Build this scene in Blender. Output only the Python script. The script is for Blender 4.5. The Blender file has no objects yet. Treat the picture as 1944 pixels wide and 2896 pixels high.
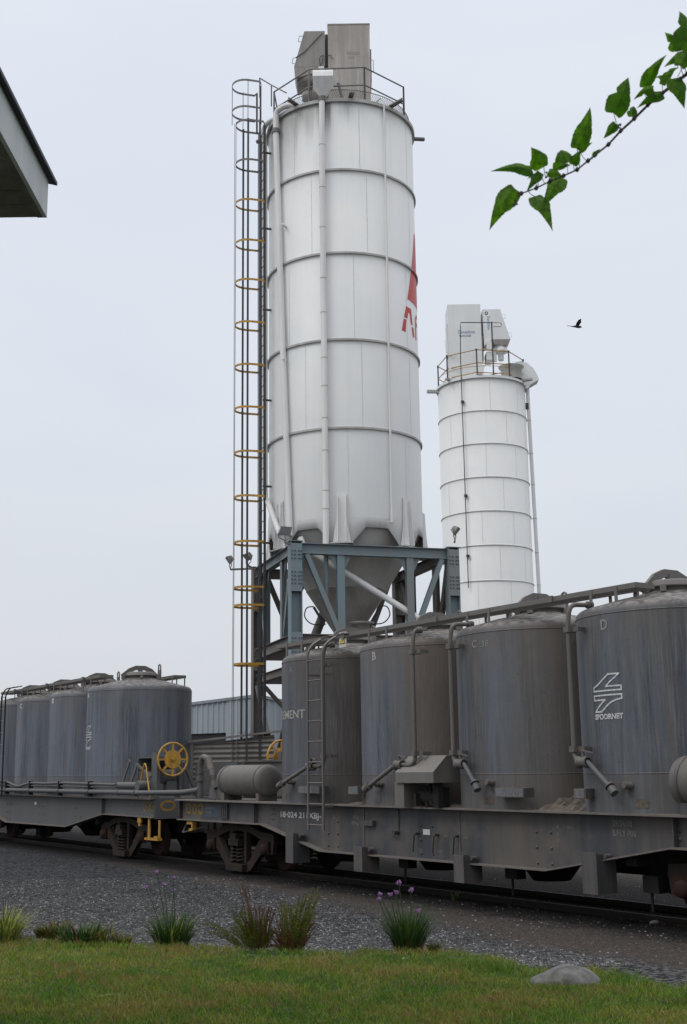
import bpy, math, random
import numpy as np
from mathutils import Vector, Matrix
rnd = random.Random(7)
S = bpy.context.scene
COL = S.collection
PI = math.pi
R_ = math.radians

# ------------------------------------------------------------------ camera
F, PITCH, ROLL, EYE = 3470.0, 0.2052, -0.0138, 2.215      # focal length in photo pixels
cam_d = bpy.data.cameras.new('camera'); cam = bpy.data.objects.new('camera', cam_d); COL.objects.link(cam)
cam_d.sensor_fit = 'HORIZONTAL'; cam_d.sensor_width = 15.7; cam_d.lens = F / 1944 * 15.7
cam_d.clip_start = 0.05; cam_d.clip_end = 3000
Rm = Matrix(((1, 0, 0), (0, -math.sin(PITCH), -math.cos(PITCH)), (0, math.cos(PITCH), -math.sin(PITCH))))
Rz = Matrix.Rotation(ROLL, 3, 'Z')
cam.matrix_world = Matrix.Translation((0, 0, EYE)) @ (Rm @ Rz).to_4x4()
cam_d.dof.use_dof = True; cam_d.dof.focus_distance = 26.0; cam_d.dof.aperture_fstop = 7.1
S.camera = cam
def ray(px, py):
    return (Rm @ Rz @ Vector(((px - 972) / F, -(py - 1448) / F, -1)))
def at(px, py, y):                                          # a point seen at that direction, y metres away
    d = ray(px, py); t = y / d.y
    return Vector((d.x * t, y, d.z * t + EYE))

# ------------------------------------------------------------------ materials
def newmat(name):
    m = bpy.data.materials.new(name); m.use_nodes = True
    nt = m.node_tree; b = nt.nodes['Principled BSDF']
    return m, nt, b
def N(nt, typ, **kw):
    n = nt.nodes.new(typ)
    for k, v in kw.items():
        if k.startswith('i_'):
            n.inputs[k[2:].replace('_', ' ')].default_value = v
        else: setattr(n, k, v)
    return n
def L(nt, a, b): nt.links.new(a, b)
def ramp(nt, fac, stops):
    r = nt.nodes.new('ShaderNodeValToRGB'); cr = r.color_ramp
    while len(cr.elements) < len(stops): cr.elements.new(0.5)
    for e, (p, c) in zip(cr.elements, stops):
        e.position = p; e.color = (c[0], c[1], c[2], 1) if isinstance(c, tuple) else (c, c, c, 1)
    L(nt, fac, r.inputs['Fac']); return r.outputs['Color']
def mixc(nt, fac, a, b, mode='MIX'):
    m = nt.nodes.new('ShaderNodeMix'); m.data_type = 'RGBA'; m.blend_type = mode
    for sock, v in ((m.inputs[0], fac), (m.inputs[6], a), (m.inputs[7], b)):
        if isinstance(v, (int, float)): sock.default_value = v
        elif isinstance(v, tuple): sock.default_value = (v[0], v[1], v[2], 1)
        else: L(nt, v, sock)
    return m.outputs[2]
def mth(nt, op, a, b=0.0, c=None):
    m = nt.nodes.new('ShaderNodeMath'); m.operation = op
    for i, v in enumerate((a, b) if c is None else (a, b, c)):
        if isinstance(v, (int, float)): m.inputs[i].default_value = v
        else: L(nt, v, m.inputs[i])
    return m.outputs[0]
def coords(nt, scale=(1, 1, 1), rand=True):
    tc = nt.nodes.new('ShaderNodeTexCoord'); mp = nt.nodes.new('ShaderNodeMapping')
    mp.inputs['Scale'].default_value = scale
    L(nt, tc.outputs['Object'], mp.inputs['Vector'])
    if rand:
        oi = nt.nodes.new('ShaderNodeObjectInfo'); c = nt.nodes.new('ShaderNodeCombineXYZ')
        mm = mth(nt, 'MULTIPLY', oi.outputs['Random'], 37.0)
        L(nt, mm, c.inputs[0]); L(nt, mm, c.inputs[1]); L(nt, mm, c.inputs[2]); L(nt, c.outputs[0], mp.inputs['Location'])
    return mp.outputs[0]
def noise(nt, vec, scale=5, detail=4, rough=0.55, dist=0.0):
    n = N(nt, 'ShaderNodeTexNoise'); n.inputs['Scale'].default_value = scale; n.inputs['Detail'].default_value = detail
    n.inputs['Roughness'].default_value = rough; n.inputs['Distortion'].default_value = dist
    L(nt, vec, n.inputs['Vector']); return n.outputs['Fac']
def bump(nt, b, h, strength=0.2, dist=0.01):
    bp = nt.nodes.new('ShaderNodeBump'); bp.inputs['Strength'].default_value = strength; bp.inputs['Distance'].default_value = dist
    L(nt, h, bp.inputs['Height']); L(nt, bp.outputs[0], b.inputs['Normal'])
def up_mask(nt, lo=0.25, hi=0.8):
    g = nt.nodes.new('ShaderNodeNewGeometry'); s = nt.nodes.new('ShaderNodeSeparateXYZ'); L(nt, g.outputs['Normal'], s.inputs[0])
    mr = nt.nodes.new('ShaderNodeMapRange'); mr.inputs[1].default_value = lo; mr.inputs[2].default_value = hi
    L(nt, s.outputs['Z'], mr.inputs[0]); return mr.outputs[0]

def weathered(name, base, stain, light=None, dust=(0.16, 0.145, 0.13), streak=7.0, dustamt=0.8, rough=0.6, amt=0.6, metal=0.0, spots=True, lo=0.25, thr=0.38):
    m, nt, b = newmat(name)
    v = coords(nt, (1, 1, 1)); vs = coords(nt, (1, 1, 0.07))
    n1 = noise(nt, vs, streak, 6, 0.65); n2 = noise(nt, v, 1.3, 5, 0.6); n3 = noise(nt, v, 34, 3, 0.6)
    c = mixc(nt, ramp(nt, n1, [(thr, 0.0), (0.66, 1.0)]), base, stain)
    c = mixc(nt, mth(nt, 'MULTIPLY', ramp(nt, n2, [(thr + .02, 0.0), (0.72, 1.0)]), amt), c, stain)
    if light:
        n4 = noise(nt, vs, streak * 2.6, 5, 0.7)
        c = mixc(nt, mth(nt, 'MULTIPLY', ramp(nt, n4, [(0.52, 0.0), (0.72, 1.0)]), 0.55), c, light)
    if spots:
        c = mixc(nt, mth(nt, 'MULTIPLY', ramp(nt, n3, [(0.62, 0.0), (0.75, 1.0)]), 0.35), c, (base[0] * .4, base[1] * .4, base[2] * .4))
    if dustamt:
        um = up_mask(nt, lo, lo + 0.5)
        um = mth(nt, 'MULTIPLY', um, mth(nt, 'ADD', mth(nt, 'MULTIPLY', n2, 0.8), 0.55)); um = mth(nt, 'MINIMUM', mth(nt, 'MULTIPLY', um, dustamt), 1.0)
        c = mixc(nt, um, c, dust)
    L(nt, c, b.inputs['Base Color'])
    b.inputs['Roughness'].default_value = rough; b.inputs['Metallic'].default_value = metal
    bump(nt, b, noise(nt, v, 60, 3), 0.12, 0.004)
    return m

def tank_mat(name, base, brown, light, brown_from, brown_to, amt=1.0, ring=4.288):
    """vertical run-off streaks; the brown dust lies on one flank (angle around the tank axis)"""
    m, nt, b = newmat(name)
    v = coords(nt, (1, 1, 1)); vs = coords(nt, (1, 1, 0.045)); tc = N(nt, 'ShaderNodeTexCoord')
    sp = N(nt, 'ShaderNodeSeparateXYZ'); L(nt, tc.outputs['Object'], sp.inputs[0])
    ang = mth(nt, 'ARCTAN2', sp.outputs['Y'], sp.outputs['X'])
    n1 = noise(nt, vs, 6, 6, 0.7); nb = noise(nt, vs, 2.1, 3, 0.5); n5 = noise(nt, vs, 24, 6, 0.75); n2 = noise(nt, v, 1.1, 5, 0.6); n3 = noise(nt, v, 30, 3, 0.6)
    mr = N(nt, 'ShaderNodeMapRange'); mr.interpolation_type = 'SMOOTHSTEP'
    mr.inputs[1].default_value = R_(brown_from); mr.inputs[2].default_value = R_(brown_to); L(nt, ang, mr.inputs[0])
    c = mixc(nt, ramp(nt, nb, [(0.38, 0.0), (0.62, 1.0)]), tuple(x * .7 for x in base), tuple(x * 1.45 for x in base))
    c = mixc(nt, mth(nt, 'MULTIPLY', ramp(nt, n1, [(0.48, 0.0), (0.62, 1.0)]), 0.8), c, brown)
    c = mixc(nt, mth(nt, 'MULTIPLY', ramp(nt, noise(nt, vs, 10, 4, .6), [(0.54, 0.0), (0.7, 1.0)]), 0.6), c, tuple(x * .45 for x in base))
    c = mixc(nt, mth(nt, 'MULTIPLY', mr.outputs[0], mth(nt, 'ADD', mth(nt, 'MULTIPLY', n1, 0.7), 0.45 * amt)), c, brown)
    c = mixc(nt, mth(nt, 'MULTIPLY', ramp(nt, n5, [(0.48, 0.0), (0.7, 1.0)]), 0.75), c, light)
    c = mixc(nt, mth(nt, 'MULTIPLY', ramp(nt, n3, [(0.655, 0.0), (0.7, 1.0)]), 0.6), c, (0.022, 0.022, 0.024))
    # brown wash below the seam and grime running down from the shoulder
    lowm = N(nt, 'ShaderNodeMapRange'); L(nt, sp.outputs['Z'], lowm.inputs[0])
    lowm.inputs[1].default_value = 0.546; lowm.inputs[2].default_value = 0.542
    c = mixc(nt, mth(nt, 'MULTIPLY', lowm.outputs[0], 0.4), c, tuple(x * 1.05 for x in brown))
    topm = N(nt, 'ShaderNodeMapRange'); L(nt, mth(nt, 'ADD', sp.outputs['Z'], mth(nt, 'MULTIPLY', mth(nt, 'SUBTRACT', n1, 0.5), 1.6)), topm.inputs[0])
    topm.inputs[1].default_value = 1.9; topm.inputs[2].default_value = 2.9
    c = mixc(nt, mth(nt, 'MULTIPLY', topm.outputs[0], 0.55), c, tuple(x * 1.2 for x in brown))
    um = up_mask(nt, 0.3, 0.97); um = mth(nt, 'MINIMUM', mth(nt, 'MULTIPLY', um, mth(nt, 'ADD', n2, 0.45)), 1.0)
    dn = noise(nt, v, 9, 6, 0.7)
    c = mixc(nt, um, c, mixc(nt, ramp(nt, dn, [(0.42, 0.0), (0.62, 1.0)]), (0.06, 0.053, 0.048), (0.25, 0.225, 0.205)))
    L(nt, c, b.inputs['Base Color']); b.inputs['Roughness'].default_value = 0.55
    b.inputs['Specular IOR Level'].default_value = 0.35
    bump(nt, b, mth(nt, 'ADD', noise(nt, v, 50, 3), mth(nt, 'MULTIPLY', noise(nt, v, 2.2, 2), 6.0)), 0.25, 0.008)
    return m

def plain(name, col, rough=0.6, metal=0.0, var=0.25, scale=8, b_str=0.1):
    m, nt, b = newmat(name); v = coords(nt)
    n = noise(nt, v, scale, 5, 0.65)
    lo = tuple(x * (1 - var) for x in col); hi = tuple(min(1, x * (1 + var)) for x in col)
    L(nt, ramp(nt, n, [(0.3, lo), (0.7, hi)]), b.inputs['Base Color'])
    b.inputs['Roughness'].default_value = rough; b.inputs['Metallic'].default_value = metal
    if b_str: bump(nt, b, n, b_str, 0.01)
    return m

def silo_mat(name, base, topz, r, stain_at, rust=0.5, z0=11.15, pitch=2.51):
    m, nt, b = newmat(name); v = coords(nt, rand=False); vs = coords(nt, (1, 1, 0.05), rand=False); tc = N(nt, 'ShaderNodeTexCoord')
    sp = N(nt, 'ShaderNodeSeparateXYZ'); L(nt, tc.outputs['Object'], sp.inputs[0])
    n1 = noise(nt, vs, 4.5, 6, 0.7); n2 = noise(nt, v, 0.7, 5, 0.55); n3 = noise(nt, v, 3.2, 6, 0.7)
    c = mixc(nt, ramp(nt, n2, [(0.35, 0.0), (0.7, 1.0)]), base, tuple(x * y for x, y in zip(base, (0.93, 0.95, 0.97))))
    c = mixc(nt, mth(nt, 'MULTIPLY', ramp(nt, n1, [(0.5, 0.0), (0.72, 1.0)]), 0.09), c, (0.36, 0.34, 0.31))
    # black cement grime running down from the roof near the vent pipe and on the left flank
    ang = mth(nt, 'ARCTAN2', sp.outputs['X'], mth(nt, 'MULTIPLY', sp.outputs['Y'], -1.0))
    zz = mth(nt, 'SUBTRACT', topz, sp.outputs['Z'])
    for a0, w, length, k in stain_at:
        da = mth(nt, 'ABSOLUTE', mth(nt, 'SUBTRACT', ang, R_(a0)))
        mk = N(nt, 'ShaderNodeMapRange'); mk.interpolation_type = 'SMOOTHSTEP'; L(nt, mth(nt, 'ADD', da, mth(nt, 'MULTIPLY', mth(nt, 'SUBTRACT', n1, .5), .25)), mk.inputs[0]); mk.inputs[1].default_value = R_(w); mk.inputs[2].default_value = 0.0
        mz = N(nt, 'ShaderNodeMapRange'); mz.interpolation_type = 'SMOOTHSTEP'; L(nt, mth(nt, 'ADD', zz, mth(nt, 'MULTIPLY', mth(nt, 'SUBTRACT', n1, .5), 2.2)), mz.inputs[0]); mz.inputs[1].default_value = length; mz.inputs[2].default_value = 0.0
        c = mixc(nt, mth(nt, 'MULTIPLY', mth(nt, 'MULTIPLY', mk.outputs[0], mz.outputs[0]), k), c, (0.1, 0.088, 0.08))
    c = mixc(nt, mth(nt, 'MULTIPLY', ramp(nt, n3, [(0.66, 0.0), (0.76, 1.0)]), rust), c, (0.38, 0.29, 0.17))
    fr = mth(nt, 'FRACT', mth(nt, 'DIVIDE', mth(nt, 'SUBTRACT', sp.outputs['Z'], z0), pitch))
    n6 = noise(nt, vs, 16, 4, 0.7); n7 = noise(nt, v, 1.9, 3, .6)
    run = mth(nt, 'MULTIPLY', ramp(nt, fr, [(0.55, 0.0), (0.97, 1.0)]), mth(nt, 'MULTIPLY', ramp(nt, n6, [(0.56, 0.0), (0.68, 1.0)]), ramp(nt, n7, [(0.45, 0.0), (0.6, 1.0)])))
    c = mixc(nt, mth(nt, 'MULTIPLY', run, 0.22 + rust * .5), c, (0.4, 0.33, 0.24))
    L(nt, c, b.inputs['Base Color']); b.inputs['Roughness'].default_value = 0.42; b.inputs['Specular IOR Level'].default_value = 0.4
    bump(nt, b, mth(nt, 'ADD', noise(nt, v, 1.6, 2), mth(nt, 'MULTIPLY', noise(nt, vs, 20, 3), 0.1)), 0.16, 0.03)
    return m

M = {}
M['frame'] = weathered('wagon frame paint', (0.046, 0.051, 0.058), (0.122, 0.103, 0.086), thr=0.44, streak=1.3, dustamt=0.9, amt=0.9)
M['frameL'] = weathered('wagon frame paint grey', (0.092, 0.095, 0.1), (0.085, 0.083, 0.08), streak=3.0, dustamt=0.6, amt=0.6)
M['flange'] = weathered('dusty flange edge', (0.115, 0.102, 0.09), (0.165, 0.145, 0.125), streak=9, dustamt=0.9, dust=(0.2, 0.175, 0.15))
M['coverdust'] = weathered('dusty machinery cover', (0.115, 0.108, 0.1), (0.16, 0.145, 0.13), streak=5, dustamt=0.9, dust=(0.2, 0.182, 0.165))
M['pipe'] = weathered('dusty pipe', (0.095, 0.09, 0.085), (0.13, 0.115, 0.1), streak=6, dustamt=0.8)
M['pipeblue'] = weathered('blue grey hose', (0.06, 0.078, 0.095), (0.09, 0.085, 0.08), streak=6, dustamt=0.5)
M['walk'] = weathered('walkway steel', (0.12, 0.115, 0.11), (0.15, 0.135, 0.12), streak=4, dustamt=0.9)
M['bogie'] = weathered('bogie cast steel', (0.024, 0.02, 0.018), (0.042, 0.03, 0.023), streak=4, dustamt=0.7, dust=(0.06, 0.05, 0.042), rough=0.75)
M['rustbogie'] = weathered('rusty bogie steel', (0.022, 0.015, 0.013), (0.045, 0.024, 0.018), streak=6, dustamt=0.5, dust=(0.06, 0.045, 0.036), rough=0.85)
M['dark'] = weathered('dark underframe', (0.018, 0.018, 0.018), (0.03, 0.027, 0.024), streak=4, dustamt=0.5, dust=(0.05, 0.045, 0.04), rough=0.85)
M['yellow'] = weathered('chipped yellow paint', (0.56, 0.3, 0.025), (0.3, 0.16, 0.03), streak=9, dustamt=0.3, rough=0.45, amt=0.35)
M['text'] = plain('stencil white paint', (0.55, 0.55, 0.54), 0.7, var=0.35, scale=30, b_str=0)
M['faded'] = plain('faded stencil paint', (0.34, 0.335, 0.31), 0.8, var=0.5, scale=40, b_str=0)
M['faint'] = plain('faint chalk', (0.24, 0.235, 0.22), 0.9, var=0.4, scale=60, b_str=0)
M['ytext'] = plain('faded yellow stencil', (0.42, 0.26, 0.05), 0.8, var=0.4, scale=25, b_str=0)
M['bluepanel'] = plain('blue grey panel', (0.05, 0.068, 0.09), 0.6, var=0.2)
M['placard'] = plain('placard grey', (0.12, 0.125, 0.13), 0.5, var=0.3, scale=20)
M['white'] = plain('sign white', (0.55, 0.55, 0.52), 0.5, var=0.15)
M['signyellow'] = plain('sign yellow', (0.72, 0.43, 0.03), 0.5, var=0.12)
M['black'] = plain('sign black and opening shade', (0.015, 0.015, 0.017), 0.6, var=0.2)
M['silo'] = silo_mat('silo white paint', (0.73, 0.725, 0.70), 20.85, 2.17, [(-13, 10, 1.3, 0.95), (-60, 38, 2.9, 0.7), (-30, 22, 1.5, 0.5), (4, 9, 0.9, 0.4)], 0.16)
M['silo2'] = silo_mat('small silo white paint', (0.72, 0.715, 0.69), 17.44, 1.79, [(-40, 20, 0.5, 0.3)], 0.45, 10.59, 1.358)
M['ringgrey'] = weathered('silo flange ring', (0.5, 0.5, 0.48), (0.36, 0.35, 0.325), streak=3, dustamt=0.3, dust=(0.3, 0.29, 0.27))
M['seam'] = plain('weld seam', (0.66, 0.655, 0.64), 0.6, var=0.2)
M['silopipe'] = weathered('white painted pipe', (0.8, 0.8, 0.79), (0.68, 0.67, 0.65), streak=6, dustamt=0.2, spots=False, amt=0.3)
M['dirtywhite'] = weathered('dirty filter housing', (0.46, 0.42, 0.385), (0.31, 0.275, 0.245), light=(0.66, 0.64, 0.61), streak=2.2, dustamt=0.3, rough=0.6, spots=False, amt=0.8)
M['filterdark'] = weathered('dirty filter hood', (0.3, 0.285, 0.265), (0.21, 0.19, 0.17), light=(0.4, 0.375, 0.35), streak=3, dustamt=0.3, spots=False)
M['cleanwhite'] = weathered('filter housing white', (0.8, 0.81, 0.8), (0.72, 0.73, 0.71), streak=2, dustamt=0.2, dust=(0.45, 0.44, 0.42), spots=False, amt=0.4)
M['cone'] = weathered('cone grey steel', (0.6, 0.59, 0.565), (0.47, 0.45, 0.42), streak=1.6, dustamt=0.2, amt=0.7, rough=0.6)
M['coneouter'] = weathered('cone lower dusty steel', (0.5, 0.48, 0.45), (0.33, 0.3, 0.26), streak=2.5, dustamt=0.2, amt=0.9)
M['bluesteel'] = weathered('blue grey steel paint', (0.165, 0.235, 0.265), (0.2, 0.21, 0.205), streak=3, dustamt=0.35, amt=0.5, dust=(0.2, 0.19, 0.17))
M['brownsteel'] = weathered('dusty brown grey steel', (0.125, 0.115, 0.105), (0.16, 0.14, 0.12), streak=3, dustamt=0.4, amt=0.7)
M['ladder'] = weathered('dark ladder steel', (0.035, 0.038, 0.042), (0.06, 0.06, 0.06), streak=6, dustamt=0.2)
M['galv'] = weathered('galvanised rail', (0.2, 0.195, 0.185), (0.13, 0.12, 0.105), streak=6, dustamt=0.2)
M['clad'] = weathered('blue grey wall cladding', (0.33, 0.375, 0.4), (0.28, 0.31, 0.335), streak=1.5, dustamt=0.2, amt=0.4, spots=False)
M['roofblue'] = weathered('cladding trim', (0.24, 0.27, 0.3), (0.2, 0.22, 0.24), streak=1.5, dustamt=0.2)
M['corr'] = weathered('dusty corrugated iron', (0.21, 0.19, 0.17), (0.14, 0.125, 0.11), streak=2.0, dustamt=0.5, amt=0.8, lo=0.5)
M['stone'] = plain('lawn stone', (0.15, 0.142, 0.132), 0.9, var=0.6, scale=11, b_str=1.0)
M['red'] = plain('red sign paint', (0.55, 0.035, 0.03), 0.45, var=0.1, scale=3)
M['bluetext'] = plain('blue maker lettering', (0.1, 0.2, 0.38), 0.6, var=0.2)
M['lampglass'] = plain('floodlight glass', (0.3, 0.31, 0.31), 0.15, var=0.1)
M['lamphouse'] = weathered('floodlight housing', (0.34, 0.335, 0.32), (0.2, 0.19, 0.175), streak=8, dustamt=0.3)
M['fascia'] = weathered('weathered fascia paint', (0.55, 0.58, 0.56), (0.42, 0.45, 0.44), streak=3, dustamt=0.0, amt=0.6)
M['soffit'] = plain('soffit boards', (0.16, 0.155, 0.13), 0.8, var=0.3, scale=5)
M['roofsheet'] = plain('dark roof sheet', (0.035, 0.035, 0.05), 0.6, var=0.2)
M['wall'] = plain('plaster wall', (0.5, 0.48, 0.44), 0.9, var=0.08)
M['bird'] = plain('dark feathers', (0.012, 0.012, 0.014), 0.7, var=0.3)
M['bark'] = plain('twig bark', (0.035, 0.026, 0.022), 0.85, var=0.4, scale=30)
M['berry'] = plain('berry', (0.04, 0.008, 0.01), 0.5, var=0.3)
M['rail'] = weathered('rail steel', (0.012, 0.011, 0.01), (0.02, 0.016, 0.013), streak=3, dustamt=0.0)
M['railtop'] = plain('worn rail head', (0.06, 0.055, 0.05), 0.6, 0.3, 0.1)
M['sleeper'] = plain('dark sleeper', (0.009, 0.008, 0.008), 0.9, var=0.4)
M['rail'].node_tree.nodes['Principled BSDF'].inputs['Specular IOR Level'].default_value = 0.1
for _k in ('bogie', 'rustbogie', 'dark', 'sleeper'): M[_k].node_tree.nodes['Principled BSDF'].inputs['Specular IOR Level'].default_value = 0.15
M['spill'] = plain('spilt cement dust', (0.12, 0.098, 0.08), 0.95, var=0.45, scale=14, b_str=0.6)
# tanks of the near wagon (angles measured round the axis, -90 faces the lawn)
BL = (0.085, 0.096, 0.112); BR = (0.118, 0.099, 0.084); LT = (0.145, 0.15, 0.156)
M['tankA'] = tank_mat('cement tank paint one', (0.078, 0.087, 0.103), (0.088, 0.074, 0.064), LT, -80, -45, 1.2)
M['tankB'] = tank_mat('cement tank paint two', BL, (0.122, 0.099, 0.082), LT, -72, -48, 1.4)
M['tankC'] = tank_mat('cement tank paint three', (0.095, 0.105, 0.12), (0.122, 0.102, 0.086), LT, -75, -30, 1.1)
M['tankD'] = tank_mat('cement tank paint four', (0.085, 0.097, 0.115), (0.112, 0.1, 0.088), (0.15, 0.172, 0.2), -30, 40, 0.6)
M['tankL'] = tank_mat('cement tank paint blue', (0.1, 0.115, 0.14), (0.112, 0.106, 0.1), (0.175, 0.195, 0.225), 150, 190, 0.3)

# ------------------------------------------------------------------ mesh builder
class MB:
    def __init__(s): s.v = []; s.f = []; s.m = []; s.sm = []
    def add(s, vs, fs, mi=0, smooth=False):
        o = len(s.v); s.v += [tuple(v) for v in vs]
        for f in fs: s.f.append(tuple(i + o for i in f)); s.m.append(mi); s.sm.append(smooth)
        return s
    def box(s, c, sz, rot=None, mi=0):
        hx, hy, hz = sz[0] / 2, sz[1] / 2, sz[2] / 2
        vs = [Vector((x, y, z)) for x in (-hx, hx) for y in (-hy, hy) for z in (-hz, hz)]
        if rot is not None: vs = [rot @ v for v in vs]
        vs = [v + Vector(c) for v in vs]
        return s.add(vs, [(0, 1, 3, 2), (4, 6, 7, 5), (0, 4, 5, 1), (2, 3, 7, 6), (0, 2, 6, 4), (1, 5, 7, 3)], mi)
    def bx(s, x0, x1, y0, y1, z0, z1, mi=0):
        return s.box(((x0 + x1) / 2, (y0 + y1) / 2, (z0 + z1) / 2), (abs(x1 - x0), abs(y1 - y0), abs(z1 - z0)), None, mi)
    def frame(s, p0, p1, up=(0, 0, 1)):
        p0 = Vector(p0); p1 = Vector(p1); t = (p1 - p0).normalized(); u = Vector(up)
        if abs(t.dot(u.normalized())) > 0.98: u = Vector((0, 1, 0)) if abs(t.y) < .9 else Vector((1, 0, 0))
        a = t.cross(u).normalized(); b = a.cross(t).normalized(); return p0, p1, t, a, b
    def bar(s, p0, p1, w, h, up=(0, 0, 1), mi=0):            # w along a (sideways), h along b (up)
        p0, p1, t, a, b = s.frame(p0, p1, up)
        vs = []
        for p in (p0, p1):
            for i, j in ((-1, -1), (1, -1), (1, 1), (-1, 1)): vs.append(p + a * (i * w / 2) + b * (j * h / 2))
        return s.add(vs, [(3, 2, 1, 0), (4, 5, 6, 7), (0, 1, 5, 4), (1, 2, 6, 5), (2, 3, 7, 6), (3, 0, 4, 7)], mi)
    def ibeam(s, p0, p1, w, h, t=0.02, up=(0, 0, 1), mi=0):   # h = depth along up, w = flange width
        p0, p1, tt, a, b = s.frame(p0, p1, up)
        for k in (-1, 1):
            o = b * (k * (h / 2 - t / 2)); s.bar(p0 + o, p1 + o, w, t, b, mi)
        return s.bar(p0, p1, t, h - 2 * t, b, mi)
    def tube(s, pts, r, n=10, mi=0, caps=True, smooth=True):
        pts = [Vector(p) for p in pts]
        rs = r if isinstance(r, (list, tuple)) else [r] * len(pts)
        rings = []; prev = None
        for i, p in enumerate(pts):
            t = (pts[min(i + 1, len(pts) - 1)] - pts[max(i - 1, 0)])
            if t.length < 1e-9: t = Vector((0, 0, 1))
            t.normalize()
            if prev is None:
                u = Vector((0, 0, 1)) if abs(t.z) < .9 else Vector((1, 0, 0)); a = t.cross(u).normalized()
            else:
                a = prev - t * prev.dot(t)
                a = a.normalized() if a.length > 1e-6 else t.orthogonal().normalized()
            prev = a; b = t.cross(a)
            rings.append([p + (a * math.cos(k * 2 * PI / n) + b * math.sin(k * 2 * PI / n)) * rs[i] for k in range(n)])
        vs = [v for rg in rings for v in rg]; fs = []
        for i in range(len(pts) - 1):
            for k in range(n):
                k2 = (k + 1) % n; fs.append((i * n + k, i * n + k2, (i + 1) * n + k2, (i + 1) * n + k))
        s.add(vs, fs, mi, smooth)
        if caps:
            s.add(rings[0], [tuple(range(n))[::-1]], mi); s.add(rings[-1], [tuple(range(n))], mi)
        return s
    def lathe(s, prof, c=(0, 0, 0), n=48, mi=0, axis='z', a0=0, a1=2 * PI, smooth=True):
        vs = []; full = abs(a1 - a0 - 2 * PI) < 1e-6; m = n if full else n + 1
        for r, z in prof:
            for k in range(m):
                a = a0 + (a1 - a0) * k / n; x, y = r * math.cos(a), r * math.sin(a)
                p = (x, y, z) if axis == 'z' else ((z, x, y) if axis == 'x' else (y, z, x))
                vs.append((p[0] + c[0], p[1] + c[1], p[2] + c[2]))
        fs = []
        for i in range(len(prof) - 1):
            for k in range(n):
                k2 = (k + 1) % m if full else k + 1
                fs.append((i * m + k, i * m + k2, (i + 1) * m + k2, (i + 1) * m + k))
        return s.add(vs, fs, mi, smooth)
    def prism(s, poly, o, ax, ay, d, mi=0):                   # polygon in plane (ax, ay) at o, extruded by vector d
        o = Vector(o); ax = Vector(ax); ay = Vector(ay); d = Vector(d); n = len(poly)
        vs = [o + ax * p[0] + ay * p[1] for p in poly]; vs2 = [v + d for v in vs]
        fs = [tuple(range(n)), tuple(range(2 * n - 1, n - 1, -1))] + [(i, i + n, (i + 1) % n + n, (i + 1) % n) for i in range(n)]
        return s.add(vs + vs2, fs, mi)
    def plate(s, pts, mi=0): return s.add(pts, [tuple(range(len(pts)))], mi)
    def build(s, name, mats, parent=None, loc=None):
        me = bpy.data.meshes.new(name); me.from_pydata([tuple(v) for v in s.v], [], s.f)
        for mt in (mats if isinstance(mats, (list, tuple)) else [mats]): me.materials.append(M[mt] if isinstance(mt, str) else mt)
        me.polygons.foreach_set('material_index', s.m); me.polygons.foreach_set('use_smooth', s.sm)
        me.update()
        import bmesh
        bm = bmesh.new(); bm.from_mesh(me); bmesh.ops.recalc_face_normals(bm, faces=bm.faces); bm.to_mesh(me); bm.free()
        o = bpy.data.objects.new(name, me); COL.objects.link(o)
        if loc is not None: o.location = loc
        if parent is not None: o.parent = parent
        return o
def empty(name, loc=(0, 0, 0), rz=0.0):
    o = bpy.data.objects.new(name, None); o.empty_display_size = 0.2; COL.objects.link(o); o.location = loc; o.rotation_euler = (0, 0, rz); return o
def tag(o, label=None, cat=None, group=None, kind=None):
    for k, v in (('label', label), ('category', cat), ('group', group), ('kind', kind)):
        if v: o[k] = v
    return o
def arc(c, a, b, r, t0, t1, n=8):
    c = Vector(c); a = Vector(a); b = Vector(b)
    return [c + a * (r * math.cos(t0 + (t1 - t0) * i / n)) + b * (r * math.sin(t0 + (t1 - t0) * i / n)) for i in range(n + 1)]
def smooth_path(pts, rad=0.12, n=5):
    pts = [Vector(p) for p in pts]; out = [pts[0]]
    for i in range(1, len(pts) - 1):
        p = pts[i]; a = pts[i - 1] - p; b = pts[i + 1] - p
        d = min(rad, a.length * .45, b.length * .45); p0 = p + a.normalized() * d; p1 = p + b.normalized() * d
        for k in range(n + 1):
            t = k / n; out.append(p0 * (1 - t) ** 2 + p * 2 * t * (1 - t) + p1 * t * t)
    out.append(pts[-1]); return out
# lettering: glyph outlines as thin flat meshes, mapped by a function (x, y) -> point
def glyphs(mb, text, size, fn, sx=1.0, mi=0, bold=0.0, fit=None):
    cu = bpy.data.curves.new('lettering', 'FONT'); cu.body = text; cu.size = size; cu.resolution_u = 3; cu.offset = bold; cu.fill_mode = 'FRONT'
    ob = bpy.data.objects.new('lettering', cu); COL.objects.link(ob)
    dg = bpy.context.evaluated_depsgraph_get(); dg.update()
    me = bpy.data.meshes.new_from_object(ob.evaluated_get(dg))
    ox, sy_ = 0.0, 1.0
    if fit:
        X_ = [v.co.x for v in me.vertices]; Y_ = [v.co.y for v in me.vertices]; ox = min(X_); sx = fit[0] / (max(X_) - ox); oy = min(Y_); sy_ = fit[1] / (max(Y_) - oy)
        vs = [fn((v.co.x - ox) * sx, (v.co.y - oy) * sy_) for v in me.vertices]
    else: vs = [fn(v.co.x * sx, v.co.y) for v in me.vertices]
    mb.add(vs, [tuple(p.vertices) for p in me.polygons], mi)
    bpy.data.objects.remove(ob); bpy.data.curves.remove(cu); bpy.data.meshes.remove(me)
def flat_fn(o, rx, uy):
    o = Vector(o); rx = Vector(rx); uy = Vector(uy)
    return lambda x, y: o + rx * x + uy * y
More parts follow.
